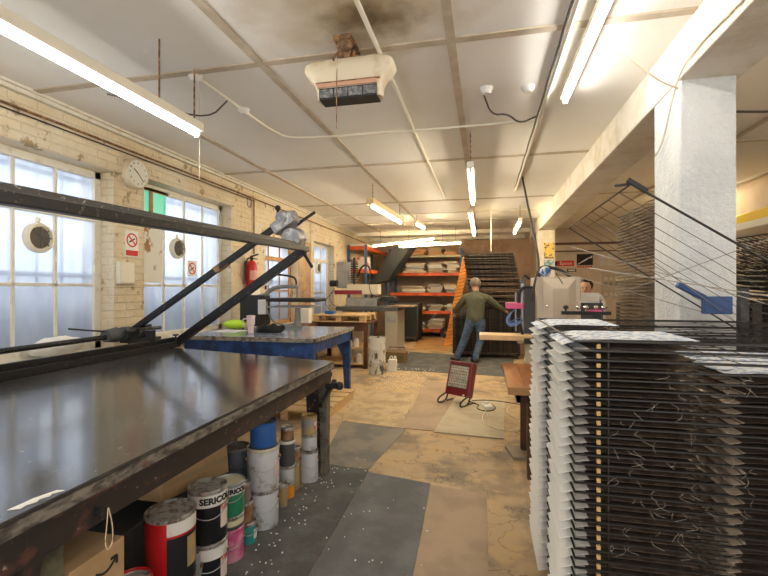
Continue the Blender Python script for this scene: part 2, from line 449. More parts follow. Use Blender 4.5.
# cornice strip along ceiling
struct(MB().box((XL, -1.6, ZC - .05), (XL + .04, 14.5, ZC)).box((XL + .04, -1.6, ZC - .02), (XL + .07, 14.5, ZC)).build('trim_3', m_wframe))

def window(n, Y0, Y1, Z0, Z1, ys, zt, zm, mat, tall=False):
    X = XL - .18
    f = MB()
    f.box((X - .03, Y0, Z0), (X + .03, Y0 + .07, Z1)).box((X - .03, Y1 - .07, Z0), (X + .03, Y1, Z1))
    f.box((X - .03, Y0, Z1 - .07), (X + .03, Y1, Z1)).box((X - .03, Y0, Z0), (X + .03, Y1, Z0 + .07))
    f.box((X - .035, Y0, zt - .035), (X + .045, Y1, zt + .035))
    for yy in ys: f.box((X - .015, yy - .014, Z0), (X + .015, yy + .014, Z1))
    for z in zm: f.box((X - .015, Y0, z - .014), (X + .015, Y1, z + .014))
    w_ = struct(f.build('window_%d' % n, mat, bevel=.004))
    g = MB().box((X - .004, Y0 + .02, Z0 + .02), (X + .001, Y1 - .02, Z1 - .02)).build('pane', m_glass, w_)
    return w_
window(1, 1.1, 3.58, .92, 2.62, [1.72, 2.07, 2.42, 2.77, 3.13], 2.17, [1.53], m_wframe)
w2 = window(2, 3.97, 5.61, .92, 2.66, [4.47, 4.83, 5.2], 2.24, [1.53], m_wframe)
g = MB().box((XL - .172, 4.03, 2.29), (XL - .165, 4.23, 2.6)).box((XL - .172, 4.27, 2.29), (XL - .165, 4.5, 2.6)).build('green_pane', m_greenpane, w2)
MB().box((XL - .175, 4.225, 2.27), (XL - .15, 4.275, 2.62)).box((XL - .175, 4.03, 2.585), (XL - .15, 4.52, 2.62)).box((XL - .175, 4.0, 2.28), (XL - .15, 4.04, 2.6)).build('pane_bead', m_wood_raw, w2)
MB().box((XL - .178, 4.04, 1.56), (XL - .160, 4.43, 2.18)).build('boarded_pane', M('flaking_board', (.75, .73, .66), .8, c2=(.40, .20, .08), sc2=4, lo=.56, hi=.6), w2)
window(3, 6.62, 7.92, .84, 2.34, [7.05, 7.48], 2.02, [1.45], m_wood_raw)
window(4, 8.72, 10.02, .40, 2.5, [9.15, 9.6], 2.12, [1.4], m_wframe)
# outside: yard ground, low wall and bars seen through the frosted glass
struct(MB().box((-6.2, .0, -.1), (-4.6, 11.5, 0)).build('yard_ground', m_yard))
tag(MB().box((-4.30, .2, 0), (-4.2, 11.2, 1.50)).build('yard_wall', m_yard), 'low dull yard wall seen through the lower window panes', 'wall')
m_bar = M('outside_bar', (.10, .14, .2), .5)
for i, (a, b, z0, z1) in enumerate(opn):
    o = MB()
    k = a + .12
    while k < b - .04:
        o.cyl((-3.79, k, z0), (-3.79, k, z1), .014, seg=8); k += .23
    for z in (z0 + .12, 1.62, z1 - .1): o.box((-3.80, a, z - .02), (-3.78, b, z + .02))
    lab = ['blue-grey security bars outside the nearest window', 'blue-grey security bars outside the window with green top panes', 'blue-grey security bars outside the orange wood framed window', 'blue-grey security bars outside the farthest narrow window'][i]
    tag(o.build('window_bars', m_bar), lab, 'window bars')

# ceiling strips (joints between boards) and beam
n = 4
def strip(a, b, zz=.012):
    global n
    struct(MB().box((a[0], a[1], ZC - zz), (b[0], b[1], ZC)).build('trim_%d' % n, m_strip)); n += 1
for x in (-2.8, -1.5, -.2): strip((x - .028, -1.5), (x + .028, 14.4))
for y in (.35, 2.77, 5.35, 7.8, 10.25): strip((XL + .07, y - .03), (1.15, y + .03), .010)
for y in (2.9, 5.35, 7.8): strip((1.5, y - .025), (XR, y + .025), .010)
strip((2.5, -1.5), (2.55, 11.9))
struct(MB().box((1.15, -1.6, 2.76), (1.50, 12.0, ZC)).build('beam_main', m_beam, bevel=.01))
struct(MB().box((XL, 11.9, 2.95), (1.15, 12.0, ZC)).box((XL, 13.3, 2.95), (1.15, 13.4, ZC)).build('beam_cross', m_beam))
cb = MB()
cb.prism([(1.16, 3.0, 0), (1.46, 3.0, 0), (1.46, 3.42, 0), (1.16, 3.42, 0)], (0, 0, 2.77))
struct(cb.build('pillar_near', m_column, bevel=.012))
struct(MB().box((1.15, 10.1, 0), (1.5, 10.45, 2.77)).build('pillar_far', m_beam, bevel=.01))

# ------------------------------------------------------------------ floor coverings
def mat_poly(name, label, cat, pts, z, m, th=.006):
    o = MB().prism([(x, y, z) for x, y in pts], (0, 0, th)).build(name, m)
    return tag(o, label, cat)
mat_poly('carpet', 'dark grey carpet strip running beside the paint tins', 'carpet', [(-1.42, .6), (-.86, .6), (-.92, 3.48), (-1.25, 3.52), (-1.30, 3.3), (-1.42, 2.6)], 0, m_carpet)
mat_poly('carpet', 'paler grey carpet strip next to the dark carpet, flecked white', 'carpet', [(-.855, .6), (-.30, .6), (-.40, 3.36), (-.915, 3.46)], 0, m_carpet2)
mat_poly('floor_mat', 'smooth brown vinyl sheet between grey carpet and cracked concrete', 'floor covering', [(-.295, .6), (.03, .6), (.02, 3.28), (-.395, 3.34)], 0, m_vinyl)
mat_poly('floor_mat', 'grey worn mat in front of the big dark table leg', 'floor covering', [(-1.36, 3.54), (-.93, 3.50), (-.80, 4.6), (-1.55, 4.7)], 0, m_greymat)
mat_poly('floor_mat', 'ochre board with worn embossed pattern beside the blue table', 'floor covering', [(-1.55, 4.72), (-.86, 4.62), (-.95, 6.2), (-1.85, 6.3)], 0, m_vinyl2)
mat_poly('floor_mat', 'brown speckled sheet in front of the red heater', 'floor covering', [(-.85, 4.62), (-.3, 4.6), (-.2, 7.0), (-.93, 7.0)], 0, m_vinyl)
mat_poly('floor_mat', 'pale cream board under the red heater and white socket', 'floor covering', [(-.51, 4.55), (.19, 4.50), (.27, 6.05), (-.37, 6.1)], .0062, m_matw, .008)
mat_poly('floor_mat', 'dark grey rough matting where the man in green stands', 'floor covering', [(-1.6, 7.9), (.5, 7.7), (.6, 9.7), (-1.7, 10.2)], 0, m_carpet)
mat_poly('floor_mat', 'floor patch coloured as orange light before the orange shelving', 'floor covering', [(-1.7, 10.6), (-.8, 10.5), (-.72, 13.0), (-1.9, 13.0)], 0, m_litfloor)  # pool of orange light painted as a thin floor patch
ch = MB()
for i in range(330):
    t = rnd.random()
    if i < 90: x = -1.17 + rnd.gauss(0, .06) - .06 * t; y = 1.6 + t * 1.9
    elif i < 130: x = -1.2 + rnd.random() * .9; y = 1.8 + t * 2
    else: x = -1.75 + rnd.random() * .9; y = 6.4 + t * 1.7
    r = rnd.uniform(.002, .005) * (1.7 if i >= 130 else 1)
    ch.box((x - r, y - r, .006), (x + r, y + r * .6, .009 + r * .5), rot=(rnd.random() * .4, 0, rnd.random() * 3))
tag(ch.build('plaster_crumbs', m_paper), 'white crumbs and paint flakes scattered on the floor', 'debris', kind='stuff')

# ------------------------------------------------------------------ big press table
def quad_slab(mb, z0, z1, inset=0):
    p = [(-1.2 - inset, .45, z0), (-1.2 - inset, 3.42 - inset, z0), (-3.05 + inset, 3.85 - inset, z0), (-3.08 + inset, .45, z0)]
    return mb.prism(p, (0, 0, z1 - z0))
T = thing('printing_table', 'huge dark worn screen printing table in the foreground', 'table', (-2.1, 2.0, 0))
quad_slab(MB(), .886, .90).build('tabletop', m_tabletop, T, bevel=.003)
MB().prism([(-1.2, .45, .845), (-1.2, 3.42, .845), (-1.225, 3.42, .845), (-1.225, .45, .845)], (.004, 0, .041)).prism([(-1.2, 3.416, .845), (-3.05, 3.846, .845), (-3.05, 3.82, .845), (-1.2, 3.40, .845)], (0, 0, .0265)).build('edge_strip', M('paint_splashed_edge', (.24, .22, .19), .5, c2=(.06, .05, .045), sc2=20, lo=.42, hi=.6, c3=(.22, .07, .07), sc3=14, lo3=.64, hi3=.68, stretch=(1, .7, 1.6)), T)
a = MB().box((-1.25, .45, .74), (-1.215, 3.40, .842)).bar((-1.23, 3.385, .79), (-3.03, 3.80, .79), .1, .035).box((-3.06, .45, .74), (-3.02, 3.8, .842)).box((-1.26, .45, .842), (-1.195, 3.41, .847))
a.build('apron', m_apron, T)
def tleg(x, y, sx):
    return MB().prism([(x, y, .842), (x + .17 * sx, y, .842), (x + .15 * sx, y, 0), (x + .07 * sx, y, 0)], (0, .05, 0)).build('leg', m_apron, T, bevel=.004)
tleg(-1.23, 3.33, -1)
MB().prism([(-1.215, 3.30, .842), (-1.29, 3.30, .842), (-1.265, 3.30, 0), (-1.225, 3.30, 0)], (0, .09, 0)).build('leg_facing', M('grey_brown_leg', (.17, .15, .12), .55, .2, c2=(.07, .06, .05), sc2=14), T, bevel=.003)
MB().box((-2.02, .6, .03), (-2.0, 3.3, .76)).build('shade_panel', m_blackm, T)  # dark sheet added to stand for the gloom under the table
tleg(-1.21, .95, -1); tleg(-3.03, 3.55, 1); tleg(-3.03, .95, 1)
MB().box((-1.30, .62, .02), (-1.26, 1.10, .74)).box((-1.29, .80, .02), (-1.24, .86, .74)).build('side_panel', M('dull_green_grey_steel', (.06, .065, .05), .5, .2, c2=(.16, .15, .10), sc2=8, c3=(.4, .38, .3), sc3=22, lo3=.62, hi3=.66), T)
MB().cyl((-1.215, 1.17, .785), (-1.18, 1.17, .785), .013, seg=16).cyl((-1.18, 1.17, .785), (-1.17, 1.17, .785), .019, seg=16).build('knob', m_blackm, T, smooth=True)
MB().cyl((-1.22, 3.30, .72), (-1.12, 3.30, .73), .024, seg=14).sph((-1.11, 3.30, .73), .034).build('knob', m_blackm, T, smooth=True)
MB().bar((-1.19, 3.1, .62), (-1.19, 3.42, .74), .03, .03).build('brace', m_blackm, T)
# lifting frame
F = thing('screen_lift_press', 'long black steel lifting frame raised at an angle above the dark table', 'press', (-3.1, 2.0, .95))
MB().bar((-1.57, .5, 1.79), (-1.57, 3.74, 1.852), .058, .045).build('front_rail', m_arm, F, bevel=.004)
MB().bar((-1.57, .5, 1.8215), (-1.57, 3.70, 1.8805), .004, .042).build('rail_cap', M('paint_speckled_rail_top', (.07, .065, .065), .45, .3, c2=(.36, .33, .29), sc2=45, lo=.60, hi=.68), F)
MB().bar((-1.57, 3.68, 1.84), (-3.03, 3.90, .955), .055, .07).build('side_bar', m_arm, F)
MB().bar((-1.57, .55, 1.79), (-3.08, .55, .955), .055, .07).build('side_bar', m_arm, F)
MB().box((-3.13, .5, .902), (-3.02, 3.92, .955)).box((-3.10, .5, .955), (-3.07, 3.92, 1.0)).build('back_rail', m_arm, F, bevel=.003)
MB().cyl((-1.62, 3.64, 1.91), (-1.46, 3.60, 1.68), .014, seg=10).build('lever', m_blackm, F)
ba = MB().bar((-3.34, 3.64, 1.09), (-1.68, 3.60, 2.12), .045, .05).build('balance_arm', m_arm, F)
MB().bar((-2.42, 3.62, 1.661), (-2.30, 3.62, 1.735), .052, .058).build('collar', m_rust, ba)
MB().cyl((-1.62, 3.50, 1.93), (-1.62, 3.66, 1.95), .085, seg=18).build('casting', m_foil, F, smooth=True, bevel=.006)
MB().box((-1.80, 3.48, 2.01), (-1.58, 3.66, 2.11), rot=(0, R(-32), 0)).cyl((-1.70, 3.47, 2.10), (-1.66, 3.66, 2.14), .055, seg=14).build('clamp_block', m_foil, F, smooth=True, bevel=.008)
MB().cyl((-1.60, 3.6, 2.06), (-1.44, 3.62, 2.165), .014, seg=8).cyl((-1.76, 3.55, 2.12), (-1.76, 3.55, 2.2), .012).sph((-1.76, 3.55, 2.2), .026).build('spindle', m_blackm, F, smooth=True)
rod = MB().cyl((-3.3, .4, 1.05), (-3.3, 3.45, 1.06), .022, seg=12).build('torsion_rod', m_arm, F, smooth=True)
MB().cyl((-3.3, 3.28, 1.07), (-3.3, 3.40, 1.07), .055, .07, seg=16).cyl((-3.3, 3.41, 1.07), (-3.3, 3.47, 1.07), .045, seg=16).cyl((-3.3, 3.47, 1.07), (-3.3, 3.55, 1.07), .065, seg=16).build('hub', m_dgrey, rod, smooth=True)
MB().cyl((-3.30, 3.35, 1.10), (-3.36, 2.98, 1.16), .008).build('locking_pin', m_blackm, rod)
MB().box((-3.36, 3.5, .98), (-3.08, 3.72, 1.03)).box((-3.33, 3.52, 1.03), (-3.15, 3.66, 1.12)).cyl((-3.2, 3.4, 1.10), (-3.2, 3.85, 1.10), .018).box((-3.12, 3.55, .93), (-3.06, 3.62, 1.10)).box((-3.30, 3.68, .9), (-3.24, 3.78, 1.14)).build('clamp', m_blackm, F, bevel=.005)
MB().cyl((-3.32, 3.6, .0), (-3.32, 3.6, 1.0), .03).build('stand_post', m_blackm, F)
MB().cyl((-3.32, .8, .0), (-3.32, .8, 1.04), .03).build('stand_post', m_blackm, F)
MB().cyl((-3.03, 3.86, .96), (-3.03, 3.86, 1.02), .008).cyl((-3.03, 3.86, 1.02), (-3.03, 3.86, 1.035), .028, seg=6).build('wing_knob', m_blackm, F)
# scrap on the table
sp = MB()
pts = [(-1.37, 1.12), (-1.245, 1.13), (-1.25, 1.20), (-1.235, 1.235), (-1.25, 1.27), (-1.235, 1.31), (-1.25, 1.35), (-1.24, 1.40), (-1.36, 1.30), (-1.37, 1.22), (-1.36, 1.18)]
pts = [(-1.252, .93), (-1.225, .945), (-1.230, .965), (-1.220, .985), (-1.228, 1.0), (-1.218, 1.02), (-1.225, 1.035), (-1.21, 1.06), (-1.232, 1.055), (-1.24, 1.03), (-1.25, 1.0), (-1.25, .97)]
tag(sp.prism([(x, y, .9005) for x, y in pts], (0, 0, .002)).build('paper_scrap', m_paper), 'torn white paper scrap with wavy edge on the dark table', 'paper')
tag(MB().tube([(-1.166, 1.17, .80), (-1.165, 1.165, .75), (-1.163, 1.155, .70), (-1.163, 1.165, .665), (-1.163, 1.185, .68), (-1.163, 1.185, .74), (-1.166, 1.172, .80)], .0018, smooth=2).build('string_loop', m_string), 'loop of pale string hanging from the table knob', 'string')

# ------------------------------------------------------------------ boxes under the table
B = thing('cardboard_box', 'brown shipping box with black arrow print under the front table edge', 'box', (-1.4, 1.25, 0))
MB().box((-1.56, 1.12, 0), (-1.26, 1.335, .61)).build('carton', m_card, B, bevel=.003)
ar = MB(); pp = []
for k in range(9):
    t = k / 8; pp.append((-1.2585, 1.215 + .085 * t, .545 - .022 * math.sin(PI * t) + .016 * t))
ar.tube(pp, .004).bar((-1.2585, 1.30, .562), (-1.2585, 1.275, .562), .003, .009).bar((-1.2585, 1.30, .562), (-1.2585, 1.30, .535), .003, .009)
ar.build('arrow_logo', m_logo, B)
B = thing('cardboard_box', 'long plain cardboard box wedged behind the red and black tins', 'box', (-1.7, 2.2, .2))
MB().prism([(-1.50, 1.81, .475), (-1.50, 2.38, .39), (-1.50, 2.36, .56), (-1.50, 1.81, .60)], (-.3, 0, 0)).build('carton', m_card, B, bevel=.004)
MB().prism([(-1.501, 1.82, .535), (-1.501, 2.36, .47), (-1.501, 2.36, .50), (-1.501, 1.82, .565)], (.002, 0, 0)).build('parcel_tape', M('tape', (.36, .25, .13), .3), B)
tag(MB().box((-1.95, 1.62, 0), (-1.60, 2.42, .38)).build('crate', m_dgrey, bevel=.005), 'dark crate in shadow carrying the long cardboard box', 'crate')

# ------------------------------------------------------------------ tins
def band_on(x, y, r, z, th0, dth, h, mat, parent, name):
    b = MB(); seg = max(6, round(48 * dth / (2 * PI))); vs = []
    for k in range(seg + 1):
        t = th0 + dth * (k / seg - .5)
        ca, sa = math.cos(t), math.sin(t)
        vs.append([b.bm.verts.new((x + ca * q, y + sa * q, zz)) for q, zz in ((r - .001, z), (r + .0016, z), (r + .0016, z + h), (r - .001, z + h))])
    for A, C in zip(vs, vs[1:]):
        for j in range(4): b.bm.faces.new((A[j], A[(j + 1) % 4], C[(j + 1) % 4], C[j]))
    b.bm.faces.new(vs[0]); b.bm.faces.new(vs[-1][::-1])
    return b.build(name, mat, parent)
def tin(x, y, z, d, h, body, label, lid=None, rim=None, half=None, hofs=.5, paper=None, text=None, tcol=None, band=None, bw=None, handle=True, cat='paint tin', name='paint_tin', open_=False):
    t = thing(name, label, cat, (x, y, z), 'tins stacked under the printing table')
    r = d / 2
    lid = lid or m_lid; rim = rim or m_lid
    h2 = h - .002
    MB().lathe([(.001, 0), (r * .96, 0), (r, .006), (r, h2 - .02), (r * .985, h2 - .012), (.001, h2 - .012)], (x, y, z), 48).build('can', body, t, smooth=True)
    rm = MB().lathe([(r, h2 - .022), (r * 1.035, h2 - .018), (r * 1.04, h2 - .003), (r * .99, h2), (r * .95, h2 - .004), (r * .95, h2 - .014)], (x, y, z), 32).build('rim', rim, t, smooth=True)
    if not open_:
        MB().lathe([(r * .955, h2 - .010), (r * .80, h2 - .006), (r * .76, h2 - .010), (.001, h2 - .010)], (x, y, z), 32).build('lid', lid, rm, smooth=True)
    view = math.atan2(-y, -x)          # towards the aisle
    bd_ = band_on(x, y, r, z + h - .022 - band[1], view + hofs if bw else 0, bw or 2 * PI - .001, band[1], band[0], t, 'colour_band') if band else None
    if half: band_on(x, y, r, z + .012, view + hofs, 2.2, h - .10, half, t, 'label_panel')
    if paper: band_on(x, y, r + .0018, z + h * .25, view + .95, .55, h * .42, paper, t, 'paper_label')
    if text:
        th = view + .45; zz = z + h - .022 - (band[1] if band else .05) / 2; ts = text[1]
        def fn(u, v, q, th=th, zz=zz): return Vector(((r + .0030 + q) * math.cos(th + u / r), (r + .0022 + q) * math.sin(th + u / r), zz + v - z))
        text_part(text[0], ts, tcol or m_logo, bd_, fn, bold=.002)
    if handle:
        pts = []
        for k in range(13):
            a = view - 1.35 + 2.7 * k / 12
            dz = h * .70 - h * .22 * math.sin(PI * k / 12)
            pts.append((x + (r + .006 + .006 * math.sin(PI * k / 12)) * math.cos(a), y + (r + .006) * math.sin(a), z + dz))
        hw_ = MB().tube(pts, .0022, 5).build('wire_handle', m_steel, t)
        for a in (view - 1.35, view + 1.35): MB().cyl((x + r * .99 * math.cos(a), y + r * .99 * math.sin(a), z + h * .72), (x + (r + .01) * math.cos(a), y + (r + .01) * math.sin(a), z + h * .72), .011, seg=10).build('handle_lug', m_rust, hw_)
    return t
m_bk = M('black_tin', (.012, .013, .016), .3)
m_wb = M('white_band', (.74, .73, .70), .4, c2=(.5, .45, .4), sc2=14, lo=.58, hi=.7)
m_lab = M('red_edged_label', (.76, .62, .56), .6, c2=(.6, .12, .08), sc2=16, lo=.5, hi=.58)
m_pinkt = M('pink_tin', (.62, .09, .25), .35, c2=(.75, .35, .45), sc2=10)
def XY(px, X):   # only used to note plan position along a row
    return X
tin(-1.36, 1.70, .21, .205, .31, m_red, 'tall red and black tin with inky lid, nearest big tin', band=(m_wb, .055), bw=2.2, hofs=.95, half=m_bk, paper=m_mustard, handle=False)
tin(-1.36, 1.70, .0, .20, .208, m_silver, 'grey metal tin underneath the tall red and black tin', handle=True)
tin(-1.34, 1.46, .0, .135, .37, m_red, 'bright red bucket with white streaks beside the arrow box', rim=m_red, half=None, paper=m_wb)
tin(-1.36, 1.97, .25, .185, .26, m_bk, 'black tin with white lettered band, on top of another black tin', band=(m_wb, .058), paper=m_lab, text=('SERICOL', .042))
tin(-1.36, 1.97, .0, .185, .248, m_bk, 'black tin with white band beneath the lettered black tin', band=(m_wb, .055), paper=m_lab)
tin(-1.35, 1.835, .0, .075, .25, m_silver, 'small silver tin squeezed between red and black stacks')
tin(-1.385, 2.20, .255, .16, .18, m_green, 'green tin with black letters on pale band, topmost beside black tins', lid=M('cream_lid', (.62, .58, .38), .5), rim=m_silver, band=(m_wb, .04), text=('SERICOL', .034))
tin(-1.385, 2.20, .185, .155, .07, m_dgrey, 'squat dark tin with pale yellow band between green and pink', band=(M('pale_yellow', (.7, .66, .42), .5), .03), handle=False)
tin(-1.385, 2.20, .0, .155, .184, m_pinkt, 'bright pink plastic tub at the bottom of the green stack', rim=m_pinkt)
tin(-1.36, 2.36, .0, .095, .13, m_teal, 'small teal tin at floor level before the white buckets', paper=m_wb)
tin(-1.37, 2.355, .13, .075, .12, m_rusttin, 'rusty brown tin standing on the small teal tin', handle=False)
tin(-1.375, 2.35, .25, .065, .11, M('mauve_brown', (.24, .16, .14), .8), 'upturned brown-mauve pot topping the rusty stack', handle=False)
tin(-1.37, 2.56, .0, .19, .245, m_wtin, 'lower white bucket with paint-chipped rim under another white bucket')
tin(-1.37, 2.56, .245, .197, .26, m_wtin, 'upper white metal bucket carrying the blue tin', rim=M('cream_rim', (.66, .60, .48), .5), paper=M('pinkish_label', (.62, .52, .52), .6))
tin(-1.37, 2.56, .505, .16, .155, m_tapeb, 'bright blue tin on top of the white buckets', rim=m_tapeb, handle=False)
tin(-1.60, 2.63, .23, .17, .23, M('slate_plastic', (.12, .15, .19), .5), 'slate grey bucket in the row behind, left of white buckets', rim=m_silver)
tin(-1.60, 2.63, .0, .17, .228, m_bk, 'dark bucket hidden beneath the slate grey bucket', handle=False)
tin(-1.38, 2.93, .0, .105, .12, M('orange_tin', (.78, .30, .03), .4), 'orange tin at the bottom beneath the white and charcoal tins', handle=False)
tin(-1.38, 2.93, .12, .105, .115, m_wtin, 'short white tin between orange tin and charcoal tin', handle=False)
tin(-1.38, 2.93, .235, .11, .18, m_dgrey, 'charcoal tin with white rim in the orange stack', rim=m_white, handle=False)
tin(-1.38, 2.93, .415, .09, .09, m_rusttin, 'small red-brown tin topping the charcoal tin', handle=False)
tin(-1.35, 2.79, .0, .07, .16, m_mustard, 'brown stained slim tin in front of the orange tin', handle=False)
tin(-1.39, 3.08, .0, .08, .2, m_mustard, 'ochre tin between orange stack and the farthest white stack', handle=False)
tin(-1.39, 3.08, .2, .075, .11, m_rusttin, 'rust brown tin on top of the ochre tin', handle=False)
tin(-1.33, 3.22, .0, .137, .25, m_wtin, 'white tin with dark drips at the base nearest the table leg')
tin(-1.33, 3.22, .25, .12, .12, m_wtin, 'smaller white tin, middle one of the stack by the table leg', handle=False)
tin(-1.33, 3.22, .37, .12, .145, M('grey_label_tin', (.33, .32, .31), .4, c2=(.5, .36, .15), sc2=9), 'grey tin with mustard lid topping the stack by table leg', lid=m_mustard, rim=m_mustard, paper=m_lab, handle=False)
# dim pallet bits under the blue table
Pn = thing('floor_pallet', 'pale wooden pallet lying on the floor beneath the blue table', 'pallet', (-2.2, 5.2, 0))
pb = MB()
for k in range(5): pb.box((-2.75, 4.62 + k * .24, .10), (-1.72, 4.80 + k * .24, .122))
pb.build('deck', m_pallet, Pn)
for x in (-2.7, -2.26, -1.82): MB().box((x, 4.62, .0), (x + .09, 5.76, .10)).build('bearer', m_pallet, Pn)

# ------------------------------------------------------------------ blue table
T = thing('work_table', 'blue steel work table with a scuffed blue-grey top', 'table', (-2.6, 5.2, 0))
MB().box((-3.44, 4.48, .90), (-1.80, 5.95, .95)).build('tabletop', m_bluetop, T, bevel=.004)
MB().box((-3.44, 4.465, .905), (-1.785, 4.48, .951)).box((-1.80, 4.465, .905), (-1.785, 5.96, .951)).build('top_edge', m_lip, T)
MB().box((-3.42, 4.50, .74), (-1.86, 4.56, .90)).box((-1.87, 4.50, .78), (-1.81, 5.93, .90)).box((-3.42, 5.87, .78), (-1.81, 5.93, .90)).build('apron', m_blue, T, bevel=.004)
for (x, y, sx) in ((-1.82, 4.52, -1), (-1.82, 5.84, -1), (-3.42, 4.52, 1), (-3.42, 5.84, 1)):
    MB().prism([(x, y, .9), (x + .28 * sx, y, .9), (x + .10 * sx, y, .55), (x + .07 * sx, y, 0), (x, y, 0)], (0, .07, 0)).build('leg', m_blue, T, bevel=.003)
t = thing('travel_cup', 'pale pink lidded travel cup with side handle on blue table', 'cup', (-2.80, 4.92, .95))
MB().lathe([(.001, 0), (.034, 0), (.037, .09), (.05, .10), (.05, .19), (.001, .19)], (-2.80, 4.92, .95)).build('cup_body', m_lpink, t, smooth=True)
MB().lathe([(.052, 0), (.053, .02), (.03, .025), (.001, .025)], (-2.80, 4.92, 1.14)).build('lid', m_lpink, t, smooth=True)
MB().tube([(-2.845, 4.92, 1.12), (-2.90, 4.915, 1.12), (-2.91, 4.915, 1.08), (-2.90, 4.915, 1.04), (-2.848, 4.92, 1.03)], .009, 8, 2).build('handle', m_lpink, t, smooth=True)
c = MB()
c.sph((0, 0, .035), .19, (1, .6, .25), 24)
for v in c.bm.verts:
    v.co += Vector((0, 0, .03)) * math.sin(v.co.x * 31) * math.cos(v.co.y * 37 + v.co.x * 12); v.co.z = max(v.co.z, 0)
o = c.build('folded_cloth', m_cloth, smooth=True, loc=(-2.60, 5.05, .951)); tag(o, 'crumpled black cloth lying beside the pink cup', 'cloth')
tag(MB().prism([(-3.35, 4.9, .951), (-3.0, 4.85, .951), (-2.98, 5.15, .951), (-3.3, 5.2, .951)], (0, 0, .004)).build('paper_sheet', m_paper), 'loose white sheet on the blue table left of the cup', 'paper')
o = MB().sph((0, 0, 0), .16, (1.1, .55, .38), 18).build('lime_bag', m_lime, smooth=True, loc=(-3.28, 5.35, .951 + .06)); tag(o, 'crumpled lime green plastic bag at the window end of the blue table', 'bag')
# heat press on the table
H = thing('heat_press', 'black heat press with grey curved arm on the blue table', 'press', (-3.1, 5.65, .95))
MB().box((-3.30, 5.5, .98), (-2.98, 5.78, 1.40)).build('housing', m_black, H, bevel=.01)
MB().box((-3.02, 5.49, 1.14), (-2.90, 5.55, 1.34)).build('control_box', m_white, H, bevel=.005)
MB().tube([(-3.1, 5.64, 1.38), (-2.98, 5.64, 1.40), (-2.90, 5.64, 1.48), (-2.78, 5.64, 1.52), (-2.50, 5.64, 1.52)], .028, 10, 2).build('arm', m_grey, H, smooth=True)
MB().tube([(-2.98, 5.64, 1.48), (-2.98, 5.64, 1.66), (-2.9, 5.62, 1.70), (-2.55, 5.62, 1.66), (-2.52, 5.64, 1.60), (-2.52, 5.64, 1.53)], .014, 8, 2).build('handle', m_blackm, H, smooth=True)
MB().cyl((-2.94, 5.58, 1.62), (-2.94, 5.60, 1.62), .09, seg=20).build('dial', m_white, H)
MB().box((-2.86, 5.40, 1.315), (-2.16, 5.86, 1.365)).build('upper_platen', m_black, H, bevel=.012)
MB().box((-2.88, 5.44, 1.235), (-2.24, 5.84, 1.255)).build('lower_platen', m_grey, H, bevel=.006)
MB().cyl((-2.5, 5.64, 1.36), (-2.5, 5.64, 1.53), .02).cyl((-2.58, 5.64, 1.36), (-2.58, 5.64, 1.46), .01).cyl((-2.42, 5.64, 1.36), (-2.42, 5.64, 1.46), .01).cyl((-2.5, 5.64, .96), (-2.5, 5.64, 1.24), .05, .035).box((-2.62, 5.54, .95), (-2.38, 5.74, .97)).box((-3.1, 5.6, .95), (-2.4, 5.68, .98)).build('pillar', m_grey, H)
MB().tube([(-2.95, 5.62, 1.2), (-2.88, 5.62, 1.05), (-2.75, 5.62, .99), (-2.4, 5.62, .975)], .012, 6, 2).build('hose', m_grey, H)
fe = MB()
for (x, y) in ((-3.27, 5.53), (-3.01, 5.53), (-3.27, 5.75), (-3.01, 5.75)): fe.cyl((x, y, .951), (x, y, .985), .016)
fe.build('feet', m_black, H)
# ------------------------------------------------------------------ left wall fittings
def fan(y, z, lab, vents=True):
    t = thing('window_fan', lab, 'ventilator fan', (XL - .13, y, z), 'round fans in the window panes')
    X = XL - .155
    MB().lathe([(.07, .0), (.125, .0), (.128, .03), (.118, .05), (.10, .055), (.095, .035), (.07, .02)], (X, y, z), 28, 'X').build('ring', m_ivory, t, smooth=True)
    MB().lathe([(.001, .045), (.05, .045), (.096, .03), (.096, .02), (.001, .02)], (X, y, z), 24, 'X').build('dark_cover', M('dusty_fan_cover', (.13, .10, .07), .8), t)
    b = MB()
    for k in range(8):
        a = k * PI / 4; b.bar((X + .05, y, z), (X + .05, y + .09 * math.cos(a), z + .09 * math.sin(a)), .006, .012)
    b.build('blade_guard', m_dgrey, t)
    MB().box((X + .0, y - .012, z + .12), (X + .03, y + .012, z + .17)).build('pull_switch', m_ivory, t)
    return t
fan(2.95, 1.92, 'dusty round fan in the nearest window')
fan(4.66, 1.98, 'dusty round fan in the second window')
fan(9.3, 1.95, 'small-looking round fan in the farthest window')
Cc = thing('wall_clock', 'round cream wall clock high between the first two windows', 'clock', (XL, 3.80, 2.66))
MB().lathe([(.001, 0), (.15, 0), (.152, .06), (.14, .085), (.132, .075)], (XL, 3.80, 2.66), 36, 'X').build('case', m_cream, Cc, smooth=True)
MB().lathe([(.001, .078), (.133, .078)], (XL, 3.80, 2.66), 36, 'X').build('dial', M('dial', (.72, .70, .60), .5), Cc)
for k in range(12):
    a = k * PI / 6
    def fn(u, v, q, a=a): return Vector((.079 + q, .105 * math.sin(a) + u, .105 * math.cos(a) + v))
    text_part(str(12 if k == 0 else k), .028, m_logo, Cc, fn, 'numeral')
for L_, wd, aa in ((.07, .009, 305), (.10, .006, 135)):
    a = R(aa)
    MB().bar((XL + .082, 3.80, 2.66), (XL + .082, 3.80 + L_ * math.sin(a), 2.66 + L_ * math.cos(a)), .003, wd).build('hand', m_logo, Cc)
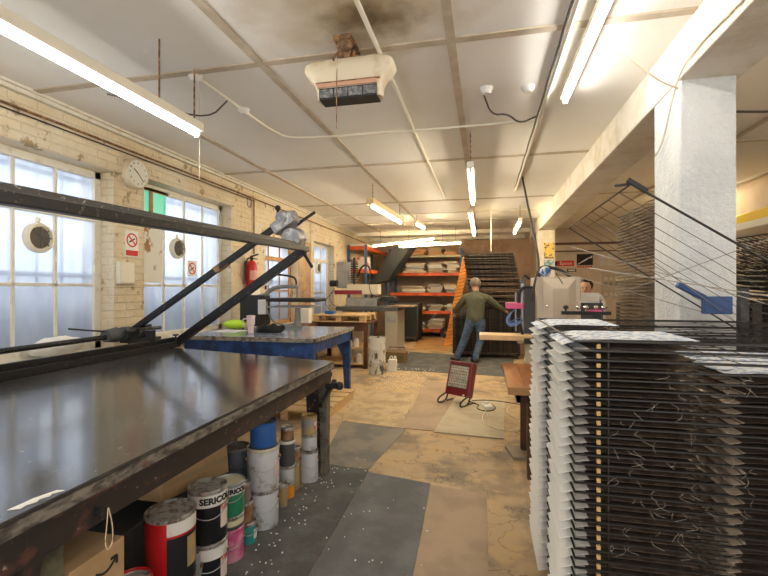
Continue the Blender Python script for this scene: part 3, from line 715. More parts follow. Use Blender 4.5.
def prohib(name, X, y, z, w_, h_, lab, text=True):
    s_ = thing(name, lab, 'sign', (X, y, z))
    MB().box((X, y - w_ / 2, z - h_ / 2), (X + .004, y + w_ / 2, z + h_ / 2)).build('board', m_white, s_)
    cz = z + (h_ * .14 if text else 0); rr = w_ * .42
    MB().lathe([(rr * .8, .0045), (rr, .0045), (rr, .0065), (rr * .8, .0065), (rr * .8, .0045)], (X, y, cz), 28, 'X').bar((X + .0055, y - rr * .65, cz + rr * .65), (X + .0055, y + rr * .65, cz - rr * .65), .002, rr * .2).build('red_ring', m_redink, s_)
    MB().bar((X + .005, y - rr * .5, cz - rr * .3), (X + .005, y + rr * .5, cz + rr * .25), .002, rr * .2).build('pictogram', m_logo, s_)
    if text: MB().box((X + .004, y - w_ * .45, z - h_ * .47), (X + .006, y + w_ * .45, z - h_ * .26)).build('red_panel', m_redink, s_)
prohib('warning_sign', XL + .001, 3.80, 1.95, .17, .26, 'white prohibition sign with red ring and red panel below the clock')
prohib('warning_sign', XL - .170, 4.98, 1.75, .18, .20, 'small white no smoking sign stuck on the second window', False)
bx = thing('junction_box', 'plain white square box on the pier below the warning sign', 'box', (XL, 3.68, 1.64))
MB().box((XL, 3.60, 1.54), (XL + .05, 3.79, 1.76)).build('case', m_ivory, bx, bevel=.006)
MB().box((XL + .05, 3.61, 1.55), (XL + .056, 3.78, 1.75)).build('cover', m_ivory, bx, bevel=.003)
fx = thing('fire_extinguisher', 'red fire extinguisher hung on the pier behind the lifted bar', 'fire extinguisher', (XL + .1, 6.0, 1.5))
MB().lathe([(.001, 0), (.075, 0), (.08, .02), (.08, .36), (.06, .42), (.03, .45), (.001, .45)], (XL + .1, 6.0, 1.46), 24).build('cylinder', m_red, fx, smooth=True)
band_on(XL + .1, 6.0, .081, 1.62, -.6, 1.6, .14, M('extinguisher_label', (.7, .35, .3), .5), fx, 'label_panel')
MB().cyl((XL + .1, 6.0, 1.91), (XL + .1, 6.0, 1.97), .022).bar((XL + .08, 6.0, 1.97), (XL + .22, 5.98, 2.0), .02, .02).bar((XL + .08, 6.0, 1.95), (XL + .2, 5.98, 1.93), .02, .012).build('valve', m_black, fx)
MB().tube([(XL + .1, 5.98, 1.95), (XL + .08, 5.90, 1.94), (XL + .06, 5.88, 1.8), (XL + .06, 5.90, 1.6)], .012, 8, 2).build('hose', m_black, fx)
MB().box((XL, 5.96, 1.6), (XL + .025, 6.04, 1.9)).build('wall_bracket', m_rust, fx)
cd = MB().box((XL, 6.15, 1.28), (XL + .012, 6.42, 1.6))
tag(cd.build('wall_notice', m_paper), 'white notice sheet pinned right of the fire extinguisher', 'notice')
def cable(name, label, cat, pts, r, mat, sm=0, seg=6, group=None):
    return tag(MB().tube(pts, r, seg, sm).build(name, mat, smooth=True), label, cat, group)
cable('wall_pipe', 'dark pipe running along the left wall above the windows', 'pipe', [(XL + .03, -1, 2.87), (XL + .03, 5.7, 2.885), (XL + .03, 14.3, 2.84)], .011, m_rust)
cable('wall_cable', 'thin cable just beneath the dark pipe on the left wall', 'cable', [(XL + .02, -1, 2.835), (XL + .02, 3, 2.845), (XL + .02, 6.2, 2.85)], .006, m_cord)
cable('drop_pipe', 'thin vertical pipe above the fire extinguisher', 'pipe', [(XL + .025, 6.2, 2.86), (XL + .025, 6.2, 2.03)], .012, m_rust)
cable('drop_pipe', 'thin vertical pipe beside the bare brick pier', 'pipe', [(XL + .03, 8.5, 2.85), (XL + .03, 8.5, 1.2)], .012, m_ivory)
cable('coiled_cable', 'loop of thin cable hooked near the wall top', 'cable', [(XL + .03, 6.05 + .06 * math.cos(a * PI / 6), 2.80 + .08 * math.sin(a * PI / 6)) for a in range(13)], .005, m_cord)

bg_ = MB().sph((0, 0, 0), .2, (.45, 1.2, .42), 18)
for v in bg_.bm.verts: v.co += Vector((.4, .3, 1)) * .012 * math.sin(v.co.x * 40) * math.cos(v.co.y * 33)
tag(bg_.build('plastic_bag', m_paper, smooth=True, loc=(XL - .06, 3.05, 1.0)), 'white crumpled plastic bag on the nearest window sill', 'bag')
# ------------------------------------------------------------------ ceiling services
cable('ceiling_conduit', 'long white conduit passing above the rusty heater', 'conduit', [(-.66, -1, ZC - .022), (-.66, 7.4, ZC - .022)], .016, m_batten, seg=8)
cable('ceiling_conduit', 'white conduit bending across the ceiling from the rose', 'conduit', [(-2.03, 2.85, ZC - .02), (-2.02, 4.0, ZC - .02), (-1.9, 4.2, ZC - .02), (-.6, 4.2, ZC - .035), (.5, 4.22, ZC - .02)], .012, m_batten, 2, 8)
cable('ceiling_conduit', 'pair of dark-edged conduits left of the ceiling tube lamp', 'conduit', [(.49, -1, ZC - .02), (.49, 7.2, ZC - .02)], .020, m_batten, seg=8)
cable('black_cable', 'twisted dark cable strung beside the conduit near the ceiling tube', 'cable', [(.45, .5 + i * .35, ZC - .05 - .02 * (i % 2)) for i in range(19)], .009, m_cord, 1)
cable('black_cable', 'drooping dark cable below the two ceiling boxes', 'cable', [(.0, 3.55, ZC - .03), (.06, 3.8, ZC - .10), (.2, 3.9, ZC - .06), (.3, 4.0, ZC - .12), (.45, 4.1, ZC - .03)], .008, m_cord, 2)
cable('black_cable', 'long dark cable hanging from the ceiling down to the beige machine', 'cable', [(.52, 6.4, ZC), (.56, 6.2, 2.7), (.60, 5.6, 2.1), (.61, 5.2, 1.75), (.54, 5.0, 1.6), (.50, 5.0, 1.35)], .014, m_cord, 2)
cable('pale_cord', 'white cord sagging from ceiling tube across to the beam', 'cable', [(.70, 2.9, ZC - .02), (.85, 2.9, ZC - .16), (1.0, 2.93, ZC - .30), (1.13, 2.95, ZC - .36)], .006, m_wcord, 2)
cable('pale_cord', 'white cord looped under the beam onto the thick pillar', 'cable', [(1.14, 2.2, 2.80), (1.14, 2.8, 2.83), (1.13, 2.98, 2.75), (1.14, 3.2, 2.45), (1.14, 3.35, 2.40)], .006, m_wcord, 2)
cable('black_cable', 'sagging dark cable beside the nearest hung lamp', 'cable', [(-2.35, 2.35, 2.74), (-2.15, 2.5, 2.72), (-2.0, 2.9, 2.75), (-2.03, 3.2, ZC - .03)], .006, m_cord, 2)
cable('ceiling_conduit', 'thin conduit under the ceiling by the right wall', 'conduit', [(3.55, 5, ZC - .05), (3.55, 11.9, ZC - .05)], .015, m_batten, seg=8)
cable('black_cable', 'black cable from thick pillar to the right wall', 'cable', [(1.47, 3.2, 2.62), (1.9, 3.3, 2.62), (2.8, 3.5, 2.70), (3.69, 3.6, 2.74)], .008, m_cord, 2)
cable('ceiling_conduit', 'slender conduit crossing the ceiling behind the middle lamp', 'conduit', [(XL + .1, 9.0, ZC - .02), (1.1, 9.0, ZC - .02)], .012, m_batten, seg=8)
for i, (x, y, lab) in enumerate([(-2.05, 2.82, 'white ceiling rose at the end of the bent conduit'), (-2.03, 3.45, 'white round junction on the bent conduit'), (.02, 3.5, 'white ceiling rose left of the drooping cable'), (.33, 3.55, 'white ceiling rose right of the drooping cable')]):
    tag(MB().lathe([(.001, -.045), (.028, -.045), (.045, -.02), (.052, 0), (.001, 0)], (x, y, ZC), 20).build('ceiling_rose', m_white, smooth=True), lab, 'ceiling rose', 'ceiling roses')
cable('pull_cord', 'pale pull cord hanging from the ceiling beside the dark rack', 'cord', [(.13, 8.6, ZC), (.13, 8.6, 2.2)], .012, m_batten)
cable('pull_cord', 'thin cord hanging at the far end of the nearest lamp', 'cord', [(-2.03, 2.84, ZC - .04), (-2.03, 2.84, 2.3)], .003, m_wcord)

def chain(x, y, z0, z1, parent):
    b = MB(); k = 0; z = z0
    while z > z1:
        if k % 2: b.box((x - .006, y - .002, z - .03), (x + .006, y + .002, z))
        else: b.box((x - .002, y - .006, z - .03), (x + .002, y + .006, z))
        z -= .026; k += 1
    return b.build('chain', m_rust, parent)
def lamp(label, p0, p1, glow, hous=m_batten, hh=.062, hw=.07, chains=(), dz=0, name='tube_lamp', twin=False):
    p0 = Vector(p0); p1 = Vector(p1); mid = (p0 + p1) / 2
    t = thing(name, label, 'lamp', mid, 'fluorescent tube lamps')
    u = (p1 - p0).normalized()
    up = Vector((0, 0, hh / 2 + .022))
    MB().bar(p0 + up, p1 + up, hw if abs(u.y) > .7 else hw, hh).build('housing', hous, t, bevel=.004)
    for p in (p0, p1):
        q = p + (u * .025 if p is p0 else -u * .025)
        MB().bar(q - u * .012, q + u * .012, .03, .05).build('end_cap', hous, t)
    MB().cyl(p0 + u * .03, p1 - u * .03, .0165, seg=12).build('tube', glow, t, smooth=True)
    for c_ in chains: chain(c_[0], c_[1], ZC, p0.z + hh + .03, t)
    return t
lamp('bright white tube lamp hung on chains over the dark table', (-2.0, 1.0, 2.60), (-2.0, 2.80, 2.60), m_glow_c, chains=[(-1.97, 2.36), (-2.0, 2.74), (-1.97, 1.2)])
lamp('bright white tube lamp fixed to the ceiling above the stacked prints', (.62, 1.85, 2.965), (.62, 3.70, 2.965), m_glow_c, hh=.045)
lamp('middle tube lamp hung lengthwise, nearer of two in line', (-.13, 4.4, 2.66), (-.15, 6.2, 2.66), m_glow_m, chains=[(-.13, 4.45), (-.15, 6.1)])
lamp('farther lengthwise tube lamp in line behind the middle one', (-.2, 6.8, 2.62), (-.2, 9.4, 2.60), m_glow_m, chains=[(-.2, 7.0), (-.2, 9.3)])
lamp('tube lamp with cream housing angled left of centre', (-1.62, 6.2, 2.70), (-1.50, 8.0, 2.70), m_glow_m, m_battw, .09, .11, chains=[(-1.6, 6.3), (-1.5, 7.9)])
lamp('crosswise tube lamp tilting down left before the orange shelves', (-2.82, 11.0, 2.57), (-1.2, 11.0, 2.73), m_glow_w, chains=[(-2.6, 11.0), (-1.0, 11.0)])
lamp('level crosswise tube lamp just beneath the tilted one', (-2.15, 11.2, 2.56), (-.54, 11.2, 2.63), m_glow_w, chains=[(-1.9, 11.25), (-.7, 11.25)])
lamp('short slanted tube lamp near the far pillar', (.65, 8.4, 2.70), (.64, 9.9, 2.68), m_glow_w, chains=[(.65, 8.5)])
lamp('small distant tube lamp close to the ceiling left of centre', (-1.40, 9.1, 2.84), (-1.32, 9.9, 2.84), m_glow_m, chains=[(-1.38, 9.2)])
# unseen lamps added to warm the right hand bay, over trays and sign wall
lamp('unseen tube lamp added to light the right bay beyond the thick pillar', (3.3, 1.9, 2.93), (3.3, 3.7, 2.93), m_glow_m)
lamp('unseen tube lamp added to light the right bay before the poster wall', (2.85, 7.9, 2.93), (3.6, 7.9, 2.93), m_glow_w)

# old ceiling heater
H = thing('ceiling_heater', 'old cream flared ceiling heater with rust and dark grille', 'heater', (-.84, 2.72, 2.7))
b = MB()
prof = [(0.0, .265, .080), (.02, .29, .095), (.05, .295, .095), (.09, .275, .085), (.13, .235, .070), (.17, .218, .062), (.235, .212, .055)]
cx, cy = -.84, 2.72
rings = []
for (dz, hx, hy) in prof:
    z = 2.945 - dz
    ring = []
    for k in range(32):
        a = 2 * PI * k / 32; ca, sa = math.cos(a), math.sin(a)
        e = .35
        ring.append(b.bm.verts.new((cx + hx * 1.0 * math.copysign(abs(ca) ** e, ca), cy + hy * math.copysign(abs(sa) ** e, sa), z)))
    rings.append(ring)
for A, C in zip(rings, rings[1:]):
    for k in range(32): b.bm.faces.new((A[k], A[(k + 1) % 32], C[(k + 1) % 32], C[k]))
b.bm.faces.new(rings[0][::-1]); b.bm.faces.new(rings[-1])
b.build('shell', m_cream, H, smooth=True)
MB().box((cx - .19, cy - .066, 2.700), (cx + .19, cy + .05, 2.775)).build('grille', m_black, H, bevel=.004)
g = MB()
for k in range(4): g.box((cx - .182 + k * .095, cy - .070, 2.712), (cx - .095 + k * .095, cy - .064, 2.765))
g.build('grille_panels', m_grille, H)
MB().box((cx - .2, cy - .074, 2.778), (cx + .19, cy - .055, 2.803)).build('trim_band', M('peach_band', (.62, .36, .24), .6), H)
MB().box((cx - .21, cy - .078, 2.803), (cx + .21, cy - .055, 2.809)).build('seam', m_rust, H)
MB().box((cx - .05, cy - .05, 2.94), (cx + .07, cy + .05, 2.97)).cyl((cx - .03, cy, 2.95), (cx - .03, cy, ZC), .012).cyl((cx + .03, cy - .02, 2.95), (cx + .02, cy - .02, ZC), .016).box((cx - .06, cy - .16, 3.02), (cx + .05, cy + .06, ZC)).sph((cx, cy - .12, 3.0), .05, (1, 1, .7), 10).sph((cx - .04, cy - .04, 2.99), .035, (1, 1, .8), 10).tube([(cx - .06, cy - .03, 3.03), (cx - .10, cy - .06, 2.96), (cx - .08, cy - .1, 2.93)], .007).sph((cx + .0, cy - .08, 2.985), .03, (1, 1, 1.4), 8).cyl((cx - .07, cy - .05, ZC), (cx - .02, cy - .06, 2.95), .013).build('hanger', m_rust, H)
MB().tube([(cx - .06, cy - .08, 2.96), (cx - .06, cy - .10, 2.8), (cx - .06, cy - .10, 2.5)], .0035).build('pull_chain', m_rust, H)
MB().box((cx - .22, cy - .07, 2.945), (cx - .02, cy + .07, 2.949)).build('top_dirt', m_rust, H)

# ------------------------------------------------------------------ drying racks
def tray_mesh(lx, ly, nx=9, ny=3, rf=.0045, rw=.0016, seg=5):
    # origin at the hinge corner; x from 0 to -lx, y from 0 to ly
    b = MB()
    b.cyl((0, 0, 0), (-lx, 0, 0), rf, seg=6).cyl((0, ly, 0), (-lx, ly, 0), rf, seg=6).cyl((-lx, 0, 0), (-lx, ly, 0), rf * .8, seg=6).cyl((0, 0, 0), (0, ly, 0), rf, seg=6)
    for k in range(1, nx + 1): b.cyl((0, ly * k / (nx + 1), 0), (-lx, ly * k / (nx + 1), 0), rw, seg=seg)
    for k in range(1, ny + 1): b.cyl((-lx * k / (ny + 1), 0, 0), (-lx * k / (ny + 1), ly, 0), rw, seg=seg)
    return b
def make_copy(o, parent):
    c = o.copy(); col.objects.link(c); c.parent = parent
    return c
X0, X1, Y0, Y1 = .31, 1.35, 1.65, 2.78
STEP = .033
ZT = 1.315
NT = 37
K = thing('drying_rack', 'tall foreground wire drying rack stacked with printed sheets', 'drying rack', (X1, Y0, 0))
tr = tray_mesh(X1 - X0, Y1 - Y0, 11, 3, .0048, .0015).build('tray', m_dwire, K, world=False)
zs = [ZT - i * STEP for i in range(NT)]
for i, z in enumerate(zs):
    o = tr if i == 0 else make_copy(tr, K)
    o.location = (0, 0, z)
# raised trays
r1 = tray_mesh(1.05, Y1 - Y0, 7, 0, .0042, .0013).build('raised_tray', m_dwire, K, world=False); r1.location = (.01, 0, 1.268); r1.rotation_euler = (0, R(34), 0)
blk = MB().box((-.006, -.007, -.007), (.006, .004, .007)).build('spacer_block', m_pallet, K, world=False)
for i, z in enumerate(zs):
    o = blk if i == 0 else make_copy(blk, K)
    o.location = (.385 - X1, -.004, z - STEP / 2)
MB().box((X1 + .01, Y0 - .02, .06), (X1 + .05, Y0 + .02, 1.38)).box((X1 + .01, Y1 - .02, .06), (X1 + .05, Y1 + .02, 1.50)).box((X0 + .02, Y0 + .02, .05), (X1 + .05, Y0 + .05, .09)).box((X0 + .02, Y1 - .05, .05), (X1 + .05, Y1 - .02, .09)).box((X1 + .01, Y0, .05), (X1 + .05, Y1, .09)).box((X0 + .02, Y0 + .02, .05), (X0 + .05, Y1 - .02, .09)).build('stand', m_blackm, K)
MB().cyl((.42, Y0 + .008, .09), (.42, Y0 + .008, ZT), .004).build('spacer_rod', m_blackm, K)
MB().bar((1.03, 2.70, 1.52), (1.17, 2.72, 1.445), .03, .03).box((1.16, 2.69, 1.36), (1.29, 2.74, 1.455)).build('bracket', m_bracket, K, bevel=.004)
for (x, y) in ((X0 + .06, Y0 + .06), (X1, Y0 + .06), (X0 + .06, Y1 - .06), (X1, Y1 - .06)):
    MB().cyl((x - .015, y, .03), (x + .015, y, .03), .03, seg=16).box((x - .02, y - .01, .03), (x + .02, y + .01, .07)).build('caster', m_black, K)
clipo = MB().bar((.478, 1.65, 1.870), (.54, 1.655, 1.828), .013, .017).bar((.44, 1.66, 1.853), (.50, 1.66, 1.858), .006, .01).build('corner_clip', m_black, K, bevel=.005)
sp = MB()
sp.cyl((.50, 2.35, 1.60), (1.35, 1.75, 1.40), .0022, seg=6).cyl((.62, 2.7, 1.42), (1.30, 2.0, 1.78), .002, seg=6).cyl((.45, 2.5, 1.72), (1.35, 2.1, 1.36), .002, seg=6).cyl((.40, 2.7, 1.60), (1.2, 2.75, 1.36), .002, seg=6)
sp.cyl((.52, 2.2, 1.80), (1.32, 2.75, 1.33), .002, seg=6)
sp.build('lift_spring', m_wire, K)
# sheets: mesh with a drooping left overhang
def sheet_mesh(x0, x1, y0, y1, over, droop, seed):
    q = random.Random(seed); b = MB(); nx, ny = 14, 6; g = []
    for j in range(ny + 1):
        row = []
        for i in range(nx + 1):
            x = x0 + (x1 - x0) * i / nx; y = y0 + (y1 - y0) * j / ny
            z = .0025 + .0015 * math.sin(9 * x + seed) * math.sin(7 * y + seed)
            if over and x < over: z -= droop * ((over - x) / (over - x0)) ** 1.6
            row.append((x, y, z))
        g.append(row)
    th = .0014
    top = [[b.bm.verts.new((p[0], p[1], p[2] + th)) for p in r] for r in g]
    bot = [[b.bm.verts.new(p) for p in r] for r in g]
    for j in range(ny):
        for i in range(nx):
            b.bm.faces.new((top[j][i], top[j][i + 1], top[j + 1][i + 1], top[j + 1][i])); b.bm.faces.new((bot[j][i], bot[j + 1][i], bot[j + 1][i + 1], bot[j][i + 1]))
    for i in range(nx):
        b.bm.faces.new((top[0][i], bot[0][i], bot[0][i + 1], top[0][i + 1])); b.bm.faces.new((top[ny][i], top[ny][i + 1], bot[ny][i + 1], bot[ny][i]))
    for j in range(ny):
        b.bm.faces.new((top[j][0], top[j + 1][0], bot[j + 1][0], bot[j][0])); b.bm.faces.new((top[j][nx], bot[j][nx], bot[j + 1][nx], top[j + 1][nx]))
    return b
def sheet_col(x0, x1, y0, y1, over, droop, seed, lab_top, lab_rest, group, zl, mt, mr):
    b = sheet_mesh(x0, x1, y0, y1, over, droop, seed)
    o = b.build('printed_sheet', [mr, m_sheetshade], smooth=True)
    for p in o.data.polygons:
        if p.center.x > x0 + (.105 if over < .6 else .03): p.material_index = 1  # inner part browned in place of the shade between trays
    for i, z in enumerate(zl):
        p = o if i == 0 else o.copy()
        if i: col.objects.link(p)
        p.location = (rnd.uniform(-.006, .006), rnd.uniform(-.006, .006), z + .003)
        tag(p, lab_rest + ', %s from the top' % ORD[i], 'printed sheet', group)
        if i == 0: first = p
    if lab_top:
        first['label'] = lab_top
        first.data = first.data.copy(); first.data.materials.clear(); first.data.materials.append(mt); first.data.materials.append(mt)
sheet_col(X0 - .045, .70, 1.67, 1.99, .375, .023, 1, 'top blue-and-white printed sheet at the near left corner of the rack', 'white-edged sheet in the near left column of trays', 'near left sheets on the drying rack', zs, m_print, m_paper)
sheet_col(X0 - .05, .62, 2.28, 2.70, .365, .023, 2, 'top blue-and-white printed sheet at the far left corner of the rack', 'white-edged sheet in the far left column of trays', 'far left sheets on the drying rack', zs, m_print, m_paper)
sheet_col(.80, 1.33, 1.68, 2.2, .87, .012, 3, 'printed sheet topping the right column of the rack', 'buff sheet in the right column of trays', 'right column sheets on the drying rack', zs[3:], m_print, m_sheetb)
th = MB()
for i in range(80):
    x = rnd.uniform(.42, .85); z = rnd.choice(zs[3:22]) - .004; L_ = rnd.uniform(.012, .035)
    th.tube([(x, 1.645, z), (x + rnd.uniform(-.02, .02), 1.635, z - L_ * .4), (x + rnd.uniform(-.03, .04), 1.64, z - L_)], .00035, 4, 1)
tag(th.build('loose_threads', m_thread), 'fine pale threads hanging from the front of the tray stack', 'threads', kind='stuff')

def rack(label, x0, x1, y0, y1, zlo, zhi, step, nup, mode, m_=m_rackm, nx=14, ny=14, solid=True):
    """square wire trays; lower ones lie flat, upper ones are flipped up"""
    t = thing('drying_rack', label, 'drying rack', ((x0 + x1) / 2, y0, 0))
    lx, ly = x1 - x0, y1 - y0
    base = tray_mesh(lx, ly, nx, ny, .009, .0035, 4).build('tray', m_, t, world=False)
    z = zlo; i = 0; k = lx / 2
    while z < zhi:
        o = base if i == 0 else make_copy(base, t)
        o.location = (k, 0, z); z += step; i += 1
    for j in range(nup):
        o = make_copy(base, t)
        if mode == 'back':      # hinged at the far side, standing up
            o.location = (k, ly - .05 - j * step * .9, zhi + .04)
            o.rotation_euler = (R(80 + 6 * math.sin(j)), 0, 0)
        elif mode == 'left':
            o.location = (k - 1.42 + j * .021, .1, 1.62 + j * .004)
            o.rotation_euler = (0, R(180 - 55), 0); o.scale = (1.5, 1, 1)
        elif mode == 'shear':
            f = j / max(1, nup - 1)
            o.scale = (.80 - .04 * f, 1, 1)
            o.location = (k + .10 - .22 * f, 0, zhi + .03 + j * .033)
            o.rotation_euler = (R(1.5 * math.sin(j * 1.7)), R(1.2 * math.sin(j * 2.3)), 0)
        elif mode == 'fan':
            f = j / max(1, nup - 1)
            o.location = (k, 0, zhi + j * step)
            o.rotation_euler = (0, R(-2 - 13 * f), 0)
    MB().box((x0, y0, .08), (x0 + .04, y0 + .04, zhi)).box((x1 - .04, y0, .08), (x1, y0 + .04, zhi)).box((x0, y1 - .04, .08), (x0 + .04, y1, zhi)).box((x1 - .04, y1 - .04, .08), (x1, y1, zhi)).box((x0, y0, .08), (x1, y0 + .04, .12)).box((x0, y1 - .04, .08), (x1, y1, .12)).box((x0, y0, .08), (x0 + .04, y1, .12)).box((x1 - .04, y0, .08), (x1, y1, .12)).build('stand', m_, t)
    for (x, y) in ((x0 + .05, y0 + .05), (x1 - .05, y0 + .05), (x0 + .05, y1 - .05), (x1 - .05, y1 - .05)):
        MB().cyl((x - .015, y, .045), (x + .015, y, .045), .045, seg=14).box((x - .02, y - .01, .045), (x + .02, y + .01, .09)).build('caster', m_black, t)
    return t
rack('dark drying rack the man in green pushes, trays fanned up tall', -.66, .74, 9.62, 10.7, .14, 1.06, .032, 36, 'shear', nx=26, ny=22)
rack('dark rack on casters before the orange shelving, trays tipped left', -2.62, -1.78, 12.1, 13.0, .14, 1.06, .034, 26, 'left', M('blue_grey_wire', (.06, .065, .07), .5, .3), nx=24, ny=20)
rack('wire tray rack behind the thick white pillar, trays fanned high', 1.66, 2.42, 5.1, 6.2, .14, 1.3, .045, 30, 'fan', M('brown_wire', (.20, .16, .12), .5, .3), 3, 3)
for (x, y, zz, lab) in ((2.5, 5.2, 1.2, 'a'),):
    o = thing('drying_rack', 'darker tray rack at the right picture edge beyond the pillar', 'drying rack', (2.62, 3.9, 0))
    tb = tray_mesh(1.1, .9, 9, 4, .007, .003, 4).build('tray', m_dwire, o, world=False)
    for j in range(44):
        p = tb if j == 0 else make_copy(tb, o)
        p.location = (.55, 0, .3 + .036 * min(j, 30))
        if j > 30: p.rotation_euler = (R(2), R(2 + (j - 30) * 1.7), 0); p.location = (.55, 0, 1.34 + .010 * (j - 30))
    for (px_, py_) in ((2.02, 3.9), (3.13, 3.9), (2.02, 4.76), (3.13, 4.76)): MB().box((px_, py_, 0), (px_ + .04, py_ + .04, 1.38)).build('stand_post', m_blackm, o)

# shelf with yellow box on right wall
s = thing('wall_shelf', 'white painted shelf high on the right wall', 'shelf', (3.5, 6.5, 2.3))
MB().box((3.2, 5.6, 2.24), (3.69, 7.6, 2.33)).build('board', m_white, s, bevel=.004)
for y in (5.9, 7.2): MB().prism([(3.69, y, 2.24), (3.3, y, 2.24), (3.69, y, 2.0)], (0, .03, 0)).build('bracket', m_white, s)
tag(MB().box((3.24, 5.9, 2.33), (3.5, 7.1, 2.46)).build('level_case', m_yellow, bevel=.02), 'long yellow case lying on the high white shelf', 'case')
tag(MB().box((3.3, 7.12, 2.33), (3.5, 7.45, 2.43)).build('tool_case', m_black, bevel=.02), 'small black case behind the yellow case on the shelf', 'case')

# ------------------------------------------------------------------ wooden table on the right
T = thing('wooden_table', 'orange-brown wooden table half hidden by the drying rack', 'table', (.6, 4.1, 0))
b = MB()
for k in range(6): b.box((.18 + k * .14, 3.55, .69), (.18 + k * .14 + .138, 4.67, .73))
b.build('tabletop', m_twood, T, bevel=.002)
MB().box((.18, 3.53, .675), (1.02, 3.56, .732)).build('breadboard_end', M('pale_table_edge', (.46, .24, .09), .5), T)
MB().box((.25, 3.60, .60), (.97, 3.63, .69)).box((.25, 4.58, .60), (.97, 4.61, .69)).box((.25, 3.6, .60), (.28, 4.6, .69)).box((.94, 3.6, .60), (.97, 4.6, .69)).build('apron', m_dwood, T)
for (x, y, mm) in ((.33, 3.60, m_dwood), (.33, 4.25, m_dwood), (.88, 3.60, m_dwood), (.88, 4.50, m_dwood)): MB().box((x, y, 0), (x + .07, y + .07, .69)).build('leg', mm, T, bevel=.004)

# ------------------------------------------------------------------ red heater + socket + cords
Hh = thing('portable_heater', 'dark red portable quartz heater on black tube feet', 'heater', (-.33, 5.78, 0), rz=R(-30))
def L_(mb, n_, m_, **k): return mb.build(n_, m_, Hh, world=False, **k)
tilt = (R(-17), 0, 0); pv = (0, 0, .08)
L_(MB().box((-.18, -.05, .10), (.18, .06, .54), rot=tilt, piv=pv), 'casing', m_dred, bevel=.012)
L_(MB().box((-.145, -.056, .20), (.135, -.046, .48), rot=tilt, piv=pv), 'reflector', m_elem)
g = MB()
for k in range(9): g.box((-.15, -.068, .20 + k * .035), (.14, -.064, .2035 + k * .035), rot=tilt, piv=pv)
for k in range(12): g.box((-.148 + k * .026, -.070, .19), (-.1455 + k * .026, -.067, .49), rot=tilt, piv=pv)
L_(g, 'wire_guard', m_dgrey)
e = MB()
for z in (.25, .34, .43): e.box((-.13, -.064, z), (.12, -.056, z + .014), rot=tilt, piv=pv)
L_(e, 'heating_element', m_white)
L_(MB().box((-.15, -.052, .485), (.14, -.046, .525), rot=tilt, piv=pv), 'vent_slots', M('darker_red', (.10, .01, .01), .5))
L_(MB().cyl((.12, -.07, .135), (.12, -.05, .135), .012), 'dial', m_cream)
for sx in (-1, 1):
    x = .17 * sx
    L_(MB().tube([(x, .03, .13), (x, -.02, .02), (x, -.16, .015), (x, -.22, .045), (x, -.18, .09), (x, -.04, .12)], .011, 8, 2).tube([(x, .0, .015), (x, .14, .012)], .011, 8), 'tube_foot', m_black, smooth=True)
s = thing('extension_socket', 'white extension socket block lying on the cream board', 'socket', (.04, 5.62, .014), rz=R(20))
MB().box((-.055, -.08, 0), (.055, .08, .035)).build('block', m_white, s, world=False, bevel=.006)
MB().box((-.03, .02, .035), (.03, .07, .065)).build('plug', m_white, s, world=False, bevel=.006)
cable('power_cord', 'dark heater lead coiled around the white socket', 'cord', [(-.2, 5.85, .03), (-.12, 5.75, .022), (-.05, 5.7, .022), (-.1, 5.55, .022), (-.02, 5.42, .022), (.1, 5.45, .022), (.15, 5.6, .022), (.1, 5.74, .022), (0, 5.75, .022)], .006, m_cord, 2)
cable('power_cord', 'cream extension lead snaking towards the wooden table', 'cord', [(.06, 5.6, .03), (-.03, 5.2, .02), (.0, 4.9, .02), (.15, 4.75, .02), (.35, 4.75, .012), (.42, 5.1, .010), (.25, 5.4, .02), (.3, 5.75, .012), (.45, 5.8, .01)], .006, m_wcord, 2)
cable('power_cord', 'thin dark cord trailing right from the heater along the mat edge', 'cord', [(-.15, 5.9, .02), (.0, 5.97, .02), (.2, 5.95, .02), (.5, 5.86, .01), (.6, 5.9, .01)], .005, m_cord, 2)
tag(MB().box((.22, 4.0, .0), (.34, 4.28, .025), rot=(0, 0, .2)).build('wood_offcut', M('grey_wood', (.30, .24, .17), .8)), 'small grey wood offcut on the cracked floor', 'wood')

# ------------------------------------------------------------------ beige machine and surroundings
Z = thing('beige_machine', 'beige cabinet press machine with a light wooden platen', 'machine', (.8, 5.2, 0))
MB().box((.56, 5.0, .0), (1.00, 5.7, 1.62)).build('cabinet', m_beige, Z, bevel=.008)
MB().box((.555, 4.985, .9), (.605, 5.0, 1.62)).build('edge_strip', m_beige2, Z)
b = MB()
o_ = [(.62, 1.60), (.945, 1.60), (.945, .95), (.62, .95)]; i_ = [(.705, 1.50), (.865, 1.50), (.865, .95), (.705, .95)]
ov = [b.bm.verts.new((x, 4.985, z)) for x, z in o_]; iv = [b.bm.verts.new((x, 4.93, z)) for x, z in i_]; ob = [b.bm.verts.new((x, 5.0, z)) for x, z in o_]
for k in range(4):
    b.bm.faces.new((ov[k], ov[(k + 1) % 4], iv[(k + 1) % 4], iv[k])); b.bm.faces.new((ob[k], ob[(k + 1) % 4], ov[(k + 1) % 4], ov[k]))
b.bm.faces.new(iv); b.bm.faces.new(ob[::-1])
dr = b.build('door', m_beige, Z)
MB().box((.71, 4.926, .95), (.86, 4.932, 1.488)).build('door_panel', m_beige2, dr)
MB().sph((.655, 4.97, 1.31), .018).cyl((.655, 4.97, 1.31), (.655, 4.99, 1.31), .01).build('door_knob', m_chrome, dr, smooth=True)
MB().box((-.05, 4.95, .93), (.50, 5.25, .985)).build('platen', m_plank, Z, bevel=.004)
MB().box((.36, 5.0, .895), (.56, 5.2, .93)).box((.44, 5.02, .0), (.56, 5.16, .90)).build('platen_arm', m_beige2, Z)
MB().box((.42, 4.93, .90), (.52, 5.0, .96)).build('platen_clamp', m_black, Z)
